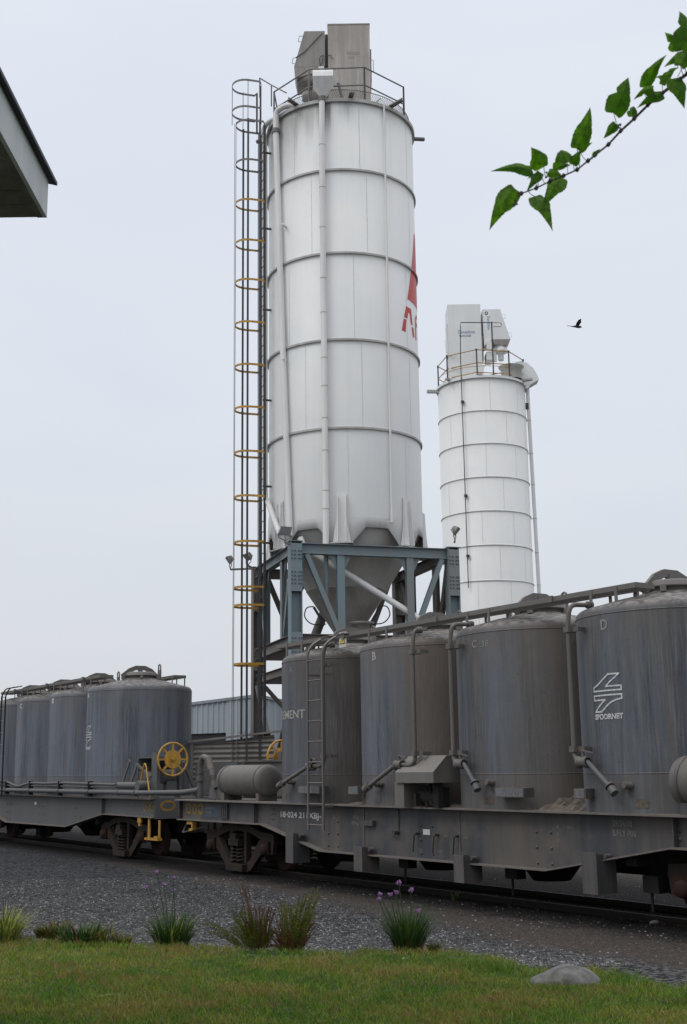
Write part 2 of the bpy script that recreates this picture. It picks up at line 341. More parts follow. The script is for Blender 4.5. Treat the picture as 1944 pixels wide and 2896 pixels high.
def cyl_fn(a0, z0, R, sgn=1, c=(0, 0)):                       # angle in degrees at the text's left edge
    def f(x, y):
        a = R_(a0) + sgn * x / R
        return Vector((c[0] + (R + .007) * math.cos(a), c[1] + (R + .007) * math.sin(a), z0 + y))
    return f
def stroke(mb, pts, w, fn, mi=0):                            # painted line along (x, y) points
    for (x0, y0), (x1, y1) in zip(pts, pts[1:]):
        dx, dy = x1 - x0, y1 - y0; l = math.hypot(dx, dy) or 1; nx, ny = -dy / l * w / 2, dx / l * w / 2; ex, ey = dx / l * w / 2, dy / l * w / 2
        mb.add([fn(x0 - ex + nx, y0 - ey + ny), fn(x0 - ex - nx, y0 - ey - ny), fn(x1 + ex - nx, y1 + ey - ny), fn(x1 + ex + nx, y1 + ey + ny)], [(0, 1, 2, 3)], mi)

# ------------------------------------------------------------------ world and sun
w = bpy.data.worlds.new('World'); S.world = w; w.use_nodes = True; nt = w.node_tree
bg = nt.nodes['Background']
SUN_EL, SUN_ROT = R_(48), R_(238)
sky = N(nt, 'ShaderNodeTexSky'); sky.sky_type = 'NISHITA'; sky.sun_disc = False; sky.sun_elevation = SUN_EL; sky.sun_rotation = SUN_ROT
sky.air_density = 1.0; sky.dust_density = 2.0
tc = N(nt, 'ShaderNodeTexCoord'); sep = N(nt, 'ShaderNodeSeparateXYZ'); L(nt, tc.outputs['Generated'], sep.inputs[0])
mp = N(nt, 'ShaderNodeMapping'); mp.inputs['Scale'].default_value = (1, 1, 3.2); L(nt, tc.outputs['Generated'], mp.inputs['Vector'])
cn = noise(nt, mp.outputs[0], 2.4, 5, 0.5, 0.4)
# overcast cloud deck: grey near the horizon, paler above, brightest towards the zenith (outside the picture)
deck = ramp(nt, sep.outputs['Z'], [(0.0, (0.67, 0.70, 0.74)), (0.1, (0.70, 0.735, 0.785)), (0.28, (0.735, 0.785, 0.865)), (0.56, (0.77, 0.825, 0.915)), (0.8, (1.35, 1.38, 1.45))])
deck = mixc(nt, ramp(nt, cn, [(0.35, 0.0), (0.68, 1.0)]), mixc(nt, 1.0, deck, (.975, .98, .99), 'MULTIPLY'), mixc(nt, 1.0, deck, (1.04, 1.025, 1.01), 'MULTIPLY'))
sk = mixc(nt, 1.0, sky.outputs[0], (0.1, 0.1, 0.1), 'MULTIPLY')
skc = mixc(nt, 0.04, deck, sk)
L(nt, skc, bg.inputs['Color']); bg.inputs['Strength'].default_value = 1.0
sd = bpy.data.lights.new('sun', 'SUN'); so = bpy.data.objects.new('sun', sd); COL.objects.link(so)
sd.energy = 0.8; sd.angle = R_(25); sd.color = (1.0, 0.97, 0.93)
dirv = Vector((math.sin(SUN_ROT) * math.cos(SUN_EL), math.cos(SUN_ROT) * math.cos(SUN_EL), math.sin(SUN_EL)))   # towards the sun (behind-left of the camera)
so.rotation_euler = dirv.to_track_quat('Z', 'Y').to_euler(); so.location = (0, 0, 30)
S.view_settings.view_transform = 'Standard'; S.view_settings.look = 'None'; S.view_settings.exposure = 0; S.view_settings.gamma = 1

# ------------------------------------------------------------------ ground
PHI, PERP, T_A, SP, GAP = 0.9861, 13.8747, -20.7686, 2.83, 10.3315
U = Vector((math.cos(PHI), -math.sin(PHI), 0)); NV = Vector((math.sin(PHI), math.cos(PHI), 0))
edge_pts = [(-40, 36), (-12, 18.9), (-6, 14.7), (-3.57, 13.05), (-3.07, 12.58), (-1.6, 11.96), (-.05, 11.59), (.97, 11.39), (1.25, 10.95), (1.46, 10.5), (2.0, 10.3), (2.45, 9.5), (4, 8.0), (12, 2), (40, -14)]
def edge_y(x):
    return float(np.interp(x, [p[0] for p in edge_pts], [p[1] for p in edge_pts]))
def h(x, y):
    return 0.5 + 0.5 * math.sin(x * 1.7 + 1.3 * math.sin(y * .9)) * math.sin(y * 1.3 + x * .4)
def ground_z(x, y):
    d = (y - edge_y(x)) * 0.9
    if d < -0.1: return 0.5
    t = min(max(d / 2.6, 0), 1); t = t * t * (3 - 2 * t)
    z = 0.5 * (1 - t) + 0.04
    pd = x * NV.x + y * NV.y
    k = min(max((pd - 9) / 3.5, 0), 1)
    z = z * (1 - k) + 0.05 * k
    return z + 0.025 * h(x * .8, y * .8) * (1 - k * .7)
xs = [-900, -300, -100, -50, -30, -20] + list(np.arange(-14, 12, 0.25)) + [14, 20, 30, 50, 100, 300, 900]
ys = [-60, -20, 0, 4] + list(np.arange(7, 34, 0.25)) + [36, 40, 50, 80, 200, 900]
PHI_ = PHI
g = MB(); nx = len(xs)
g.add([(x, y, ground_z(x, y)) for y in ys for x in xs], [(j * nx + i, j * nx + i + 1, (j + 1) * nx + i + 1, (j + 1) * nx + i) for j in range(len(ys) - 1) for i in range(nx - 1)], 0, True)
m, nt, b = newmat('gravel yard')
geo = N(nt, 'ShaderNodeNewGeometry'); sp = N(nt, 'ShaderNodeSeparateXYZ'); L(nt, geo.outputs['Position'], sp.inputs[0]); pos = geo.outputs['Position']
vo = N(nt, 'ShaderNodeTexVoronoi'); vo.inputs['Scale'].default_value = 26; L(nt, pos, vo.inputs['Vector'])
vo2 = N(nt, 'ShaderNodeTexVoronoi'); vo2.inputs['Scale'].default_value = 11; L(nt, pos, vo2.inputs['Vector'])
mpg = N(nt, 'ShaderNodeMapping'); mpg.inputs['Rotation'].default_value = (0, 0, PHI_); mpg.inputs['Scale'].default_value = (.18, 1.1, 1); L(nt, pos, mpg.inputs['Vector'])
big = noise(nt, pos, 0.55, 5, 0.6); mid = noise(nt, pos, 2.2, 5, 0.65)
sepc = N(nt, 'ShaderNodeSeparateColor'); L(nt, vo.outputs['Color'], sepc.inputs[0])
sepd = N(nt, 'ShaderNodeSeparateColor'); L(nt, vo2.outputs['Color'], sepd.inputs[0])
peb = ramp(nt, mth(nt, 'ADD', mth(nt, 'MULTIPLY', sepc.outputs[0], .75), mth(nt, 'MULTIPLY', sepd.outputs[1], .25)), [(0.2, (0.018, 0.019, 0.022)), (0.5, (0.054, 0.053, 0.054)), (0.84, (0.22, 0.218, 0.215))])
soil = mixc(nt, mid, (0.055, 0.045, 0.038), (0.1, 0.083, 0.07))
soil = mixc(nt, mth(nt, 'MULTIPLY', ramp(nt, sepc.outputs[1], [(0.8, 0.0), (0.95, 1.0)]), 0.5), soil, (0.14, 0.135, 0.13))
pd = mth(nt, 'ADD', mth(nt, 'MULTIPLY', sp.outputs['X'], NV.x), mth(nt, 'MULTIPLY', sp.outputs['Y'], NV.y))
pd0 = pd
pd = mth(nt, 'ADD', pd, mth(nt, 'MULTIPLY', mth(nt, 'SUBTRACT', big, 0.5), 3.2))
pd = mth(nt, 'ADD', pd, mth(nt, 'MULTIPLY', sp.outputs['X'], 0.22))
sm = N(nt, 'ShaderNodeMapRange'); sm.inputs[1].default_value = 10.6; sm.inputs[2].default_value = 11.5; L(nt, pd, sm.inputs[0])
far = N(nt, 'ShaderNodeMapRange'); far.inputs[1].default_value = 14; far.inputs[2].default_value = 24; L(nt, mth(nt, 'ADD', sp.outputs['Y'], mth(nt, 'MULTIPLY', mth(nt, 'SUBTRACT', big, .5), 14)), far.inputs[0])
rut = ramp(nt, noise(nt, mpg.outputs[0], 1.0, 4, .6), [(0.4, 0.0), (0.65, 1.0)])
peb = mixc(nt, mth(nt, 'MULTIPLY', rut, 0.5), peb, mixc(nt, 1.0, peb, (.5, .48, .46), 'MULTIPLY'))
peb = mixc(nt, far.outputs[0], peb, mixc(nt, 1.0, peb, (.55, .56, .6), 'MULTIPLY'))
c = mixc(nt, sm.outputs[0], peb, soil)
shade_band = N(nt, 'ShaderNodeMapRange'); shade_band.inputs[1].default_value = 11.75; shade_band.inputs[2].default_value = 12.6; L(nt, mth(nt, 'ADD', pd0, mth(nt, 'MULTIPLY', mth(nt, 'SUBTRACT', mid, 0.5), 1.2)), shade_band.inputs[0])
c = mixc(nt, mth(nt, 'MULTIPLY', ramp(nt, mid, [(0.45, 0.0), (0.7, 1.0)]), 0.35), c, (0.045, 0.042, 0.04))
shade_end = N(nt, 'ShaderNodeMapRange'); shade_end.inputs[1].default_value = 19; shade_end.inputs[2].default_value = 16.5; L(nt, pd0, shade_end.inputs[0])
c = mixc(nt, mth(nt, 'MULTIPLY', mth(nt, 'MULTIPLY', shade_band.outputs[0], shade_end.outputs[0]), 0.95), c, (0.011, 0.0095, 0.009))  # shade under and beside the wagons, painted into the ground colour
b.inputs['Specular IOR Level'].default_value = 0.12
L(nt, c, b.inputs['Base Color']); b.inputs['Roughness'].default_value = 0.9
bump(nt, b, mth(nt, 'ADD', vo.outputs['Distance'], mth(nt, 'MULTIPLY', vo2.outputs['Distance'], 1.2)), 0.9, 0.04)
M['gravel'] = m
tag(g.build('ground', 'gravel'), 'grey gravel and dark soil of the rail yard, shade under the wagons painted in', kind='structure')

# loose stones lying on the gravel
def stones(name, n, area, smin, smax, mats, seed, label):
    r = np.random.default_rng(seed); mb = MB(); k = 0
    base = [(1, 0, 0), (-1, 0, 0), (0, 1, 0), (0, -1, 0), (0, 0, 1), (0, 0, -.6)]
    tri = [(0, 2, 4), (2, 1, 4), (1, 3, 4), (3, 0, 4), (2, 0, 5), (1, 2, 5), (3, 1, 5), (0, 3, 5)]
    while k < n:
        x, y = area(r)
        if y < edge_y(x) + 0.05: continue
        sz = smin + (smax - smin) * r.random() ** 2.5; a = r.random() * 6.28; ca, sa = math.cos(a), math.sin(a)
        q = r.uniform(.6, 1.2, 6); fl = r.uniform(.4, .8); z = ground_z(x, y)
        mb.add([(x + sz * q[i] * (p[0] * ca - p[1] * sa), y + sz * q[i] * (p[0] * sa + p[1] * ca), z + sz * fl * q[i] * p[2] + sz * .1) for i, p in enumerate(base)], tri, int(r.integers(0, len(mats))))
        k += 1
    me = bpy.data.meshes.new(name); me.from_pydata(mb.v, [], mb.f)
    for q in mats: me.materials.append(M[q])
    me.polygons.foreach_set('material_index', mb.m); o = bpy.data.objects.new(name, me); COL.objects.link(o)
    return tag(o, label, 'gravel', kind='stuff')
for i, cc in enumerate(((0.04, 0.04, 0.042), (0.11, 0.11, 0.113), (0.27, 0.27, 0.27), (0.075, 0.07, 0.065))): M['st%d' % i] = plain('gravel stone %s' % 'abcd'[i], cc, 0.9, var=0.2, b_str=0)
def area_vis(r):
    while True:
        d = 14.2 + 12 * r.random() ** 1.6; x = (r.random() - .5) * d * .66
        p_ = x * NV.x + d * NV.y
        if p_ < 10.4 - .3 * x + r.random() * 1.2 or r.random() < .07: return x, d
stones('gravel_stones', 65000, area_vis, 0.006, 0.022, ['st0', 'st1', 'st0', 'st3', 'st1', 'st2', 'st3'], 3, 'small loose grey stones scattered over the yard beyond the lawn')

# lawn
lw = MB(); lx = list(np.arange(-14, 10, 0.2)); ly = 40
vs = []
for x in lx:
    ey = edge_y(x) + 0.10 * math.sin(x * 5.1) * math.sin(x * 2.3 + 1) + 0.03 * math.sin(x * 17)
    for j in range(ly + 1):
        t = (j / ly) ** 0.7; y = -6 + (ey + 6) * t
        z = 0.575 + 0.03 * h(x, y) - (0.16 if j == ly else 0)
        vs.append((x, y, z))
lw.add(vs, [(i * (ly + 1) + j, (i + 1) * (ly + 1) + j, (i + 1) * (ly + 1) + j + 1, i * (ly + 1) + j + 1) for i in range(len(lx) - 1) for j in range(ly)], 0, True)
m, nt, b = newmat('lawn turf'); geo = N(nt, 'ShaderNodeNewGeometry'); pos = geo.outputs['Position']
L(nt, ramp(nt, noise(nt, pos, 9, 6, .7), [(0.35, (0.018, 0.03, 0.008)), (0.65, (0.04, 0.055, 0.014))]), b.inputs['Base Color']); b.inputs['Roughness'].default_value = 0.95
M['turf'] = m
tag(lw.build('lawn', 'turf'), 'mown green lawn in front of the yard', kind='structure')

def leafmat(name, cols, scale, trans=0.25, tipcol=None):
    m, nt, b = newmat(name); geo = N(nt, 'ShaderNodeNewGeometry'); pos = geo.outputs['Position']
    c = ramp(nt, noise(nt, pos, scale, 5, 0.6), cols)
    c = mixc(nt, geo.outputs['Random Per Island'], mixc(nt, 1.0, c, (.5, .52, .5), 'MULTIPLY'), mixc(nt, 1.0, c, (1.6, 1.45, 1.35), 'MULTIPLY'))
    if tipcol:
        at_ = N(nt, 'ShaderNodeAttribute'); at_.attribute_name = 'dry'; c = mixc(nt, at_.outputs['Fac'], c, tipcol)
    L(nt, c, b.inputs['Base Color']); b.inputs['Roughness'].default_value = 0.6; b.inputs['Specular IOR Level'].default_value = 0.3
    tr = N(nt, 'ShaderNodeBsdfTranslucent'); L(nt, mixc(nt, 1.0, c, (1.1, 1.3, .6), 'MULTIPLY'), tr.inputs['Color'])
    mx = N(nt, 'ShaderNodeMixShader'); mx.inputs[0].default_value = trans
    L(nt, b.outputs[0], mx.inputs[1]); L(nt, tr.outputs[0], mx.inputs[2]); L(nt, mx.outputs[0], nt.nodes['Material Output'].inputs['Surface'])
    return m
M['grass'] = leafmat('grass blades', [(0.3, (0.07, 0.165, 0.02)), (0.45, (0.13, 0.22, 0.03)), (0.6, (0.22, 0.25, 0.05)), (0.75, (0.28, 0.23, 0.08))], 1.6, 0.35, (0.27, 0.18, 0.075))
def grass():
    r = np.random.default_rng(11); n = 170000
    d = 7.6 + 6.2 * r.random(n) ** 1.15; x = (r.random(n) - .5) * (d * .62 + .8)
    ey = np.interp(x, [p[0] for p in edge_pts], [p[1] for p in edge_pts]) + 0.10 * np.sin(x * 5.1) * np.sin(x * 2.3 + 1) + 0.03 * np.sin(x * 17)
    ok = d < ey + 0.02; x = x[ok]; d = d[ok]; ey = ey[ok]; n = len(x)
    patch = 0.5 + 0.25 * np.sin(x * 3.1 + 2 * np.sin(d * 1.9)) + 0.25 * np.sin(d * 4.3 + 1.7 * np.sin(x * 2.7))
    patch2 = 0.5 + 0.5 * np.sin(x * 13.1 + 4 * np.sin(d * 6.9 + x * 3)) * np.sin(d * 11.7 + 3 * np.sin(x * 7.7))
    tuft = np.clip(np.sin(x * 9.3 + 3 * np.sin(d * 5.1)) * np.sin(d * 8.1 + 2 * np.sin(x * 4.4)) - .3, 0, 1)
    hh = (0.014 + 0.03 * r.random(n)) * (0.6 + 0.5 * patch + .35 * patch2) + np.where(r.random(n) < .02, .03, 0) + 0.025 * tuft * r.random(n) + np.where(ey - d < .14, .035 * r.random(n) * patch2, 0)
    lush = np.exp(-((x - 2.25) / .38) ** 2 - ((d - 10.05) / .38) ** 2) + .8 * np.exp(-((x - 1.15) / .22) ** 2 - ((d - 10.45) / .3) ** 2) + .5 * np.exp(-((x - 2.6) / .3) ** 2 - ((d - 9.3) / .4) ** 2)
    hh = hh + lush * (0.02 + .06 * r.random(n)) * (.4 + .6 * patch2)
    z = 0.575 + 0.03 * (0.5 + 0.5 * np.sin(x * 1.7 + 1.3 * np.sin(d * .9)) * np.sin(d * 1.3 + x * .4))
    a = r.random(n) * 6.283; w_ = 0.0022 + 0.002 * r.random(n); lean = hh * (0.3 + 1.0 * r.random(n)); b_ = r.random(n) * 6.283
    P0 = np.stack([x - np.cos(a) * w_, d - np.sin(a) * w_, z], 1); P1 = np.stack([x + np.cos(a) * w_, d + np.sin(a) * w_, z], 1)
    mx_ = x + np.cos(b_) * lean * .4; my_ = d + np.sin(b_) * lean * .4
    P2 = np.stack([mx_ + np.cos(a) * w_ * .8, my_ + np.sin(a) * w_ * .8, z + hh * .6], 1); P3 = np.stack([mx_ - np.cos(a) * w_ * .8, my_ - np.sin(a) * w_ * .8, z + hh * .6], 1)
    P4 = np.stack([x + np.cos(b_) * lean, d + np.sin(b_) * lean, z + hh], 1)
    V = np.stack([P0, P1, P2, P3, P4], 1).reshape(-1, 3)
    me = bpy.data.meshes.new('grass_blades'); me.vertices.add(len(V)); me.vertices.foreach_set('co', V.ravel())
    i = np.arange(n) * 5
    loops = np.stack([i, i + 1, i + 2, i + 3, i + 3, i + 2, i + 4], 1).ravel()
    st = np.stack([np.arange(n) * 7, np.arange(n) * 7 + 4], 1).ravel(); tot = np.tile([4, 3], n)
    me.loops.add(len(loops)); me.loops.foreach_set('vertex_index', loops.astype(np.int32))
    me.polygons.add(2 * n); me.polygons.foreach_set('loop_start', st.astype(np.int32)); me.polygons.foreach_set('loop_total', tot.astype(np.int32))
    at_ = me.attributes.new('dry', 'FLOAT', 'POINT')
    dry = np.clip((r.random(n) * .6 + patch * .5 + patch2 * .85 - 1.08) * 2.8, 0, .9) * (1 - np.clip(lush, 0, 1) * .7)
    at_.data.foreach_set('value', np.repeat(dry, 5).astype(np.float32))
    me.materials.append(M['grass']); me.update(calc_edges=True); me.validate()
    o = bpy.data.objects.new('grass_blades', me); COL.objects.link(o)
    tag(o, 'short green grass with dry brown patches covering the lawn', 'grass', kind='stuff')
grass()

# ------------------------------------------------------------------ plants along the lawn edge
def blade(mb, base, az, length, width, bend, up0=1.35, mi=0, segs=5, droop=1.0):
    p = Vector(base); el = up0; pts = []
    for i in range(segs + 1):
        pts.append(p.copy()); st = length / segs
        p = p + Vector((math.cos(az) * math.cos(el), math.sin(az) * math.cos(el), math.sin(el))) * st; el -= bend / segs * droop * (0.5 + i / segs)
    side = Vector((-math.sin(az), math.cos(az), 0)); vs = []
    for i, q in enumerate(pts):
        wd = width * (1 - (i / segs) ** 2) * .5 + .0004; vs += [q - side * wd, q + side * wd]
    mb.add(vs, [(2 * i, 2 * i + 1, 2 * i + 3, 2 * i + 2) for i in range(segs)], mi, True); return pts[-1]
M['leafgreen'] = leafmat('strap leaves', [(0.3, (0.018, 0.05, 0.012)), (0.7, (0.045, 0.1, 0.025))], 14, 0.2)
M['leafdry'] = leafmat('dry leaf bases', [(0.3, (0.07, 0.03, 0.015)), (0.7, (0.15, 0.08, 0.035))], 14, 0.15)
M['leafyellow'] = leafmat('variegated leaves', [(0.3, (0.15, 0.2, 0.04)), (0.7, (0.38, 0.38, 0.12))], 20, 0.25)
M['fern'] = leafmat('fern fronds', [(0.3, (0.05, 0.08, 0.012)), (0.7, (0.14, 0.14, 0.025))], 8, 0.2)
M['fernred'] = leafmat('reddish fronds', [(0.3, (0.06, 0.026, 0.015)), (0.7, (0.13, 0.065, 0.03))], 12, 0.15)
M['purple'] = leafmat('purple petals', [(0.3, (0.25, 0.11, 0.36)), (0.7, (0.4, 0.24, 0.52))], 30, 0.3)
def clump(name, loc, n, ln, spread, wd, label, cat, mats, seed, dryn=0, rad=.1):
    r = random.Random(seed); root = empty(name, loc); mb = MB()
    for i in range(n):
        a = r.random() * 6.283; q = r.random() ** .5 * rad; l_ = ln * (.6 + .5 * r.random())
        blade(mb, (math.cos(a) * q, math.sin(a) * q, -0.03), a + r.gauss(0, .4), l_, wd * (.7 + .6 * r.random()), spread * (.25 + r.random()), 1.52 - .55 * r.random() ** 1.2, 0 if r.random() > .12 else (len(mats) - 1))
    mb.build('leaves', mats, root)
    if dryn:
        mb = MB()
        for i in range(dryn):
            a = r.random() * 6.283; q = r.random() ** .5 * rad * 1.15
            blade(mb, (math.cos(a) * q, math.sin(a) * q, -0.03), a, ln * .42 * (.5 + r.random() * .5), wd, .6, 1.35)
        mb.build('dry_leaf_bases', 'leafdry', root)
    return tag(root, label, cat), r
def flower(root, base, top, size, r):
    mb = MB(); b0 = Vector(base); t0 = Vector(top); mid = (b0 + t0) / 2 + Vector((r.uniform(-.02, .02), 0, 0)); 
    mb.tube([b0, mid, t0], 0.0042, 5); st = mb.build('flower_stem', 'leafgreen', root); mb = MB()
    for i in range(16):
        d = Vector((r.gauss(0, 1), r.gauss(0, 1), r.gauss(0, .55))).normalized() * size * r.uniform(.4, 1); c_ = t0 + d
        for k in range(5):
            a = k * 1.2566 + r.random(); e = Vector((math.cos(a), math.sin(a) * .8, math.sin(a) * .6)) * .011; f_ = Vector((-e.y, e.x, .004)) * .45
            mb.add([c_, c_ + e * .6 + f_, c_ + e * 1.3, c_ + e * .6 - f_], [(0, 1, 2, 3)])
        mb.tube([t0, c_], 0.001, 3)
    mb.build('flower_head', 'purple', root)
def on_lawn(px, py): 
    d = ray(px, py); t = (0.58 - EYE) / d.z; return Vector((d.x * t, d.y * t, 0.58))
def flowers(root, pts, r, size=.022):
    o = root.location
    for (px, py) in pts:
        T = at(px, py, o.y + r.uniform(-.08, .08)) - o; T_ = (T.x, T.y, T.z); flower(root, (T.x * .25, T.y * .25, .05), T_, size, r)
p = on_lawn(1155, 2686)
c1, r1 = clump('society_garlic', p, 520, 0.43, .9, .008, 'upright green tuft with brown base and purple flowers nearest the grey rock', 'plant', ['leafgreen', 'fern'], 5, 90, .12)
flowers(c1, [(1128, 2497), (1119, 2524), (1104, 2531), (1075, 2529), (1071, 2543), (1163, 2517), (1183, 2575)], r1)
p = on_lawn(488, 2676)
c2, r2 = clump('society_garlic', p, 460, 0.38, 1.3, .009, 'spreading dark green tuft with thin purple flowers left of the ferns', 'plant', ['leafgreen', 'leafyellow'], 8, 30, .14)
flowers(c2, [(412, 2507), (463, 2500), (443, 2466), (490, 2482), (492, 2518)], r2, .014)
p = on_lawn(12, 2664)
c3, r3 = clump('variegated_grass', p, 320, 0.42, 1.7, .012, 'yellow and green striped grass tuft cut by the left picture edge', 'plant', ['leafyellow', 'leafgreen'], 12, 0, .12)
def fern(px, py, label, seed, tips, name='sword_fern'):
    p = on_lawn(px, py); root = empty(name, p); r = random.Random(seed)
    for part, mat, sel in (('green_fronds', 'fern', 0), ('red_fronds', 'fernred', 1)):
        mb = MB()
        for (tx, ty, kind) in tips:
            if kind != sel: continue
            for rep in range(9 if kind == 0 else 8):
                T = at(tx + r.uniform(-14, 14), ty + r.uniform(-5, 26), p.y + r.uniform(-.15, .15)) - p
                B = Vector((T.x * .3 + r.uniform(-.04, .04), T.y * .3, -.02)); m_ = B.lerp(T, .5) + Vector((T.x * -.12, 0, .03)); nseg = 22; prev = None
                for i in range(nseg + 1):
                    t = i / nseg; q = B * (1 - t) ** 2 + m_ * 2 * t * (1 - t) + T * t * t
                    if prev is not None:
                        tg = (q - prev).normalized(); sd_ = tg.cross(Vector((0, 1, .2))).normalized(); mb.tube([prev, q], .0018, 4, caps=False)
                        if t > .12:
                            wl = (.02 if kind == 0 else .013) * (1 - t * .6) * r.uniform(.7, 1.2)
                            for s_ in (-1, 1):
                                e = q + sd_ * (s_ * wl) + tg * wl * .6 + Vector((0, r.uniform(-.012, .012), r.uniform(-.004, .004)))
                                mb.add([q, q.lerp(e, .5) + tg * .006, e, q.lerp(e, .5) - tg * .005], [(0, 1, 2, 3)])
                    prev = q
        mb.build(part, mat, root)
    tag(root, label, 'fern')
fern(735, 2684, 'green fern with curling red tips standing left in the fern pair', 3, [(690, 2560, 0), (668, 2575, 0), (705, 2590, 0), (742, 2590, 0), (735, 2610, 0), (765, 2630, 0), (690, 2620, 0), (660, 2612, 0), (590, 2612, 0), (688, 2490, 1), (755, 2560, 1), (730, 2560, 1), (700, 2600, 1), (765, 2560, 1)])
fern(822, 2688, 'fern with red brown base and tall green fronds, right in the fern pair', 4, [(800, 2545, 0), (815, 2560, 0), (850, 2540, 0), (870, 2535, 0), (895, 2515, 0), (885, 2570, 0), (860, 2590, 0), (840, 2585, 0), (790, 2640, 1), (805, 2620, 1), (770, 2650, 1), (830, 2650, 1), (890, 2610, 1), (795, 2600, 1), (850, 2640, 1), (780, 2625, 1)])
p = on_lawn(232, 2668)
c4, r4 = clump('low_weed', p, 170, 0.27, 1.8, .02, 'low broad leaved green weed between the striped grass and the dark tuft', 'plant', ['leafgreen', 'leafdry'], 21, 40, .2)
for i, (px, py, s_) in enumerate(((160, 2650, .8), (292, 2672, .9), (345, 2676, .6), (1228, 2688, .35), (120, 2645, .5))):
    clump('low_weed', on_lawn(px, py), 110, 0.24 * s_ + .04, 1.7, .014, ['small green weed beside the striped grass', 'small pale weed right of the broad leaved weed', 'tiny weed left of the dark purple flowered tuft', 'tiny grass sprig at the right foot of the brown based tuft', 'smallest weed next to the striped grass'][i], 'plant', ['fern', 'leafdry'], 40 + i, 0, .12 * s_)
# rock on the lawn
def rock(name, loc, sz, label, seed):
    import bmesh
    bm = bmesh.new(); bmesh.ops.create_icosphere(bm, subdivisions=4, radius=1); r = random.Random(seed)
    ph = [Vector((r.gauss(0, 1), r.gauss(0, 1), r.gauss(0, 1))).normalized() for _ in range(9)]; dd = [r.uniform(.62, .92) for _ in range(9)]
    for v in bm.verts:
        for q, d_ in zip(ph, dd):
            k = v.co.dot(q) - d_
            if k > 0: v.co -= q * k * .75
        v.co += v.co * .02 * math.sin(v.co.x * 9 + v.co.y * 7) ; v.co.x *= sz[0]; v.co.y *= sz[1]; v.co.z *= sz[2]
    me = bpy.data.meshes.new(name); bm.to_mesh(me); bm.free(); me.materials.append(M['stone'])
    for p_ in me.polygons: p_.use_smooth = True
    o = bpy.data.objects.new(name, me); COL.objects.link(o); o.location = loc; tag(o, label, 'rock')
rp = on_lawn(1602, 2790); rock('rock', (rp.x, rp.y + .12, .545), (.30, .24, .175), 'rounded grey rock half sunk in the lawn', 9)
for i, (px, py, y, s_) in enumerate(((1852, 2607, 17.6, .07), (1368, 2566, 21.5, .05), (1164, 2538, 22.5, .06))):
    q = at(px, py, y); rock('loose_stone', (q.x, q.y, ground_z(q.x, q.y) + .02), (s_, s_ * .8, s_ * .6), ['pale block of stone on the dirt by the right rail', 'dark stone lump on the dirt below the train', 'flat pale stone behind the purple flowers'][i], 30 + i)
for i, (px, py, y) in enumerate(((1285, 2530, 21.0),)):
    q = at(px, py, y); q.z = ground_z(q.x, q.y); clump('low_weed', q, 16, .2, .5, .03, 'lone small green sprout in the dirt beside the track', 'plant', ['leafgreen', 'leafdry'], 77, 0, .03)

def litter(px, py, ln, az, mat, label, name='dry_twig'):
    p = on_lawn(px, py); p.z = .605; mb = MB(); d = Vector((math.cos(az), math.sin(az), .12)) * ln
    mb.tube([p - d / 2, p + Vector((0, .004, .006)), p + d / 2], [.003, .004, .0015], 5); mb.tube([p, p + Vector((d.y, -d.x, d.z)) * .3], [.002, .001], 4); tag(mb.build(name, mat), label, 'twig')
M['straw'] = plain('bleached straw', (0.5, 0.46, 0.33), .8, var=.2)
litter(302, 2827, .17, .1, 'straw', 'bleached dry twig lying on the lawn in the left foreground')
litter(1410, 2818, .12, 2.2, 'straw', 'pale straw standing out of the lawn left of the rock')
litter(1142, 2721, .08, 1.2, 'straw', 'short pale stick on the lawn below the brown based tuft')
mb = MB(); r = random.Random(31); p0 = on_lawn(1915, 2842)
for k in range(260):
    q = p0 + Vector((r.gauss(0, .09), r.gauss(0, .07), .012 + r.random() * .02)); a = r.random() * 6.28; e = Vector((math.cos(a), math.sin(a), r.uniform(0, .5))) * .02; f_ = Vector((-math.sin(a), math.cos(a), 0)) * .003
    mb.add([q - e, q + f_, q + e, q - f_], [(0, 1, 2, 3)])
tag(mb.build('dry_clippings', 'leafdry'), 'patch of dry brown clippings on the lawn at the lower right', 'clippings', kind='stuff')

# ------------------------------------------------------------------ railway track
trk = empty('railway_track', (NV * PERP)[:], -PHI); tag(trk, 'railway track under the wagons', kind='structure')
for yy in (-.5335, .5335):
    mb = MB(); mb.bx(-75, 30, yy - .032, yy + .032, .10, .146); mb.bx(-75, 30, yy - .009, yy + .009, .02, .10); mb.bx(-75, 30, yy - .06, yy + .06, 0.0, .02)
    mb.bx(-75, 30, yy - .026, yy + .026, .1463, .15, 1); mb.build('rail', ['rail', 'railtop'], trk)
for k in range(60):
    x = -33 + k * .7; mb = MB(); mb.bx(x - .12, x + .12, -1.0, 1.0, -.1, .0); mb.build('sleeper', 'sleeper', trk)

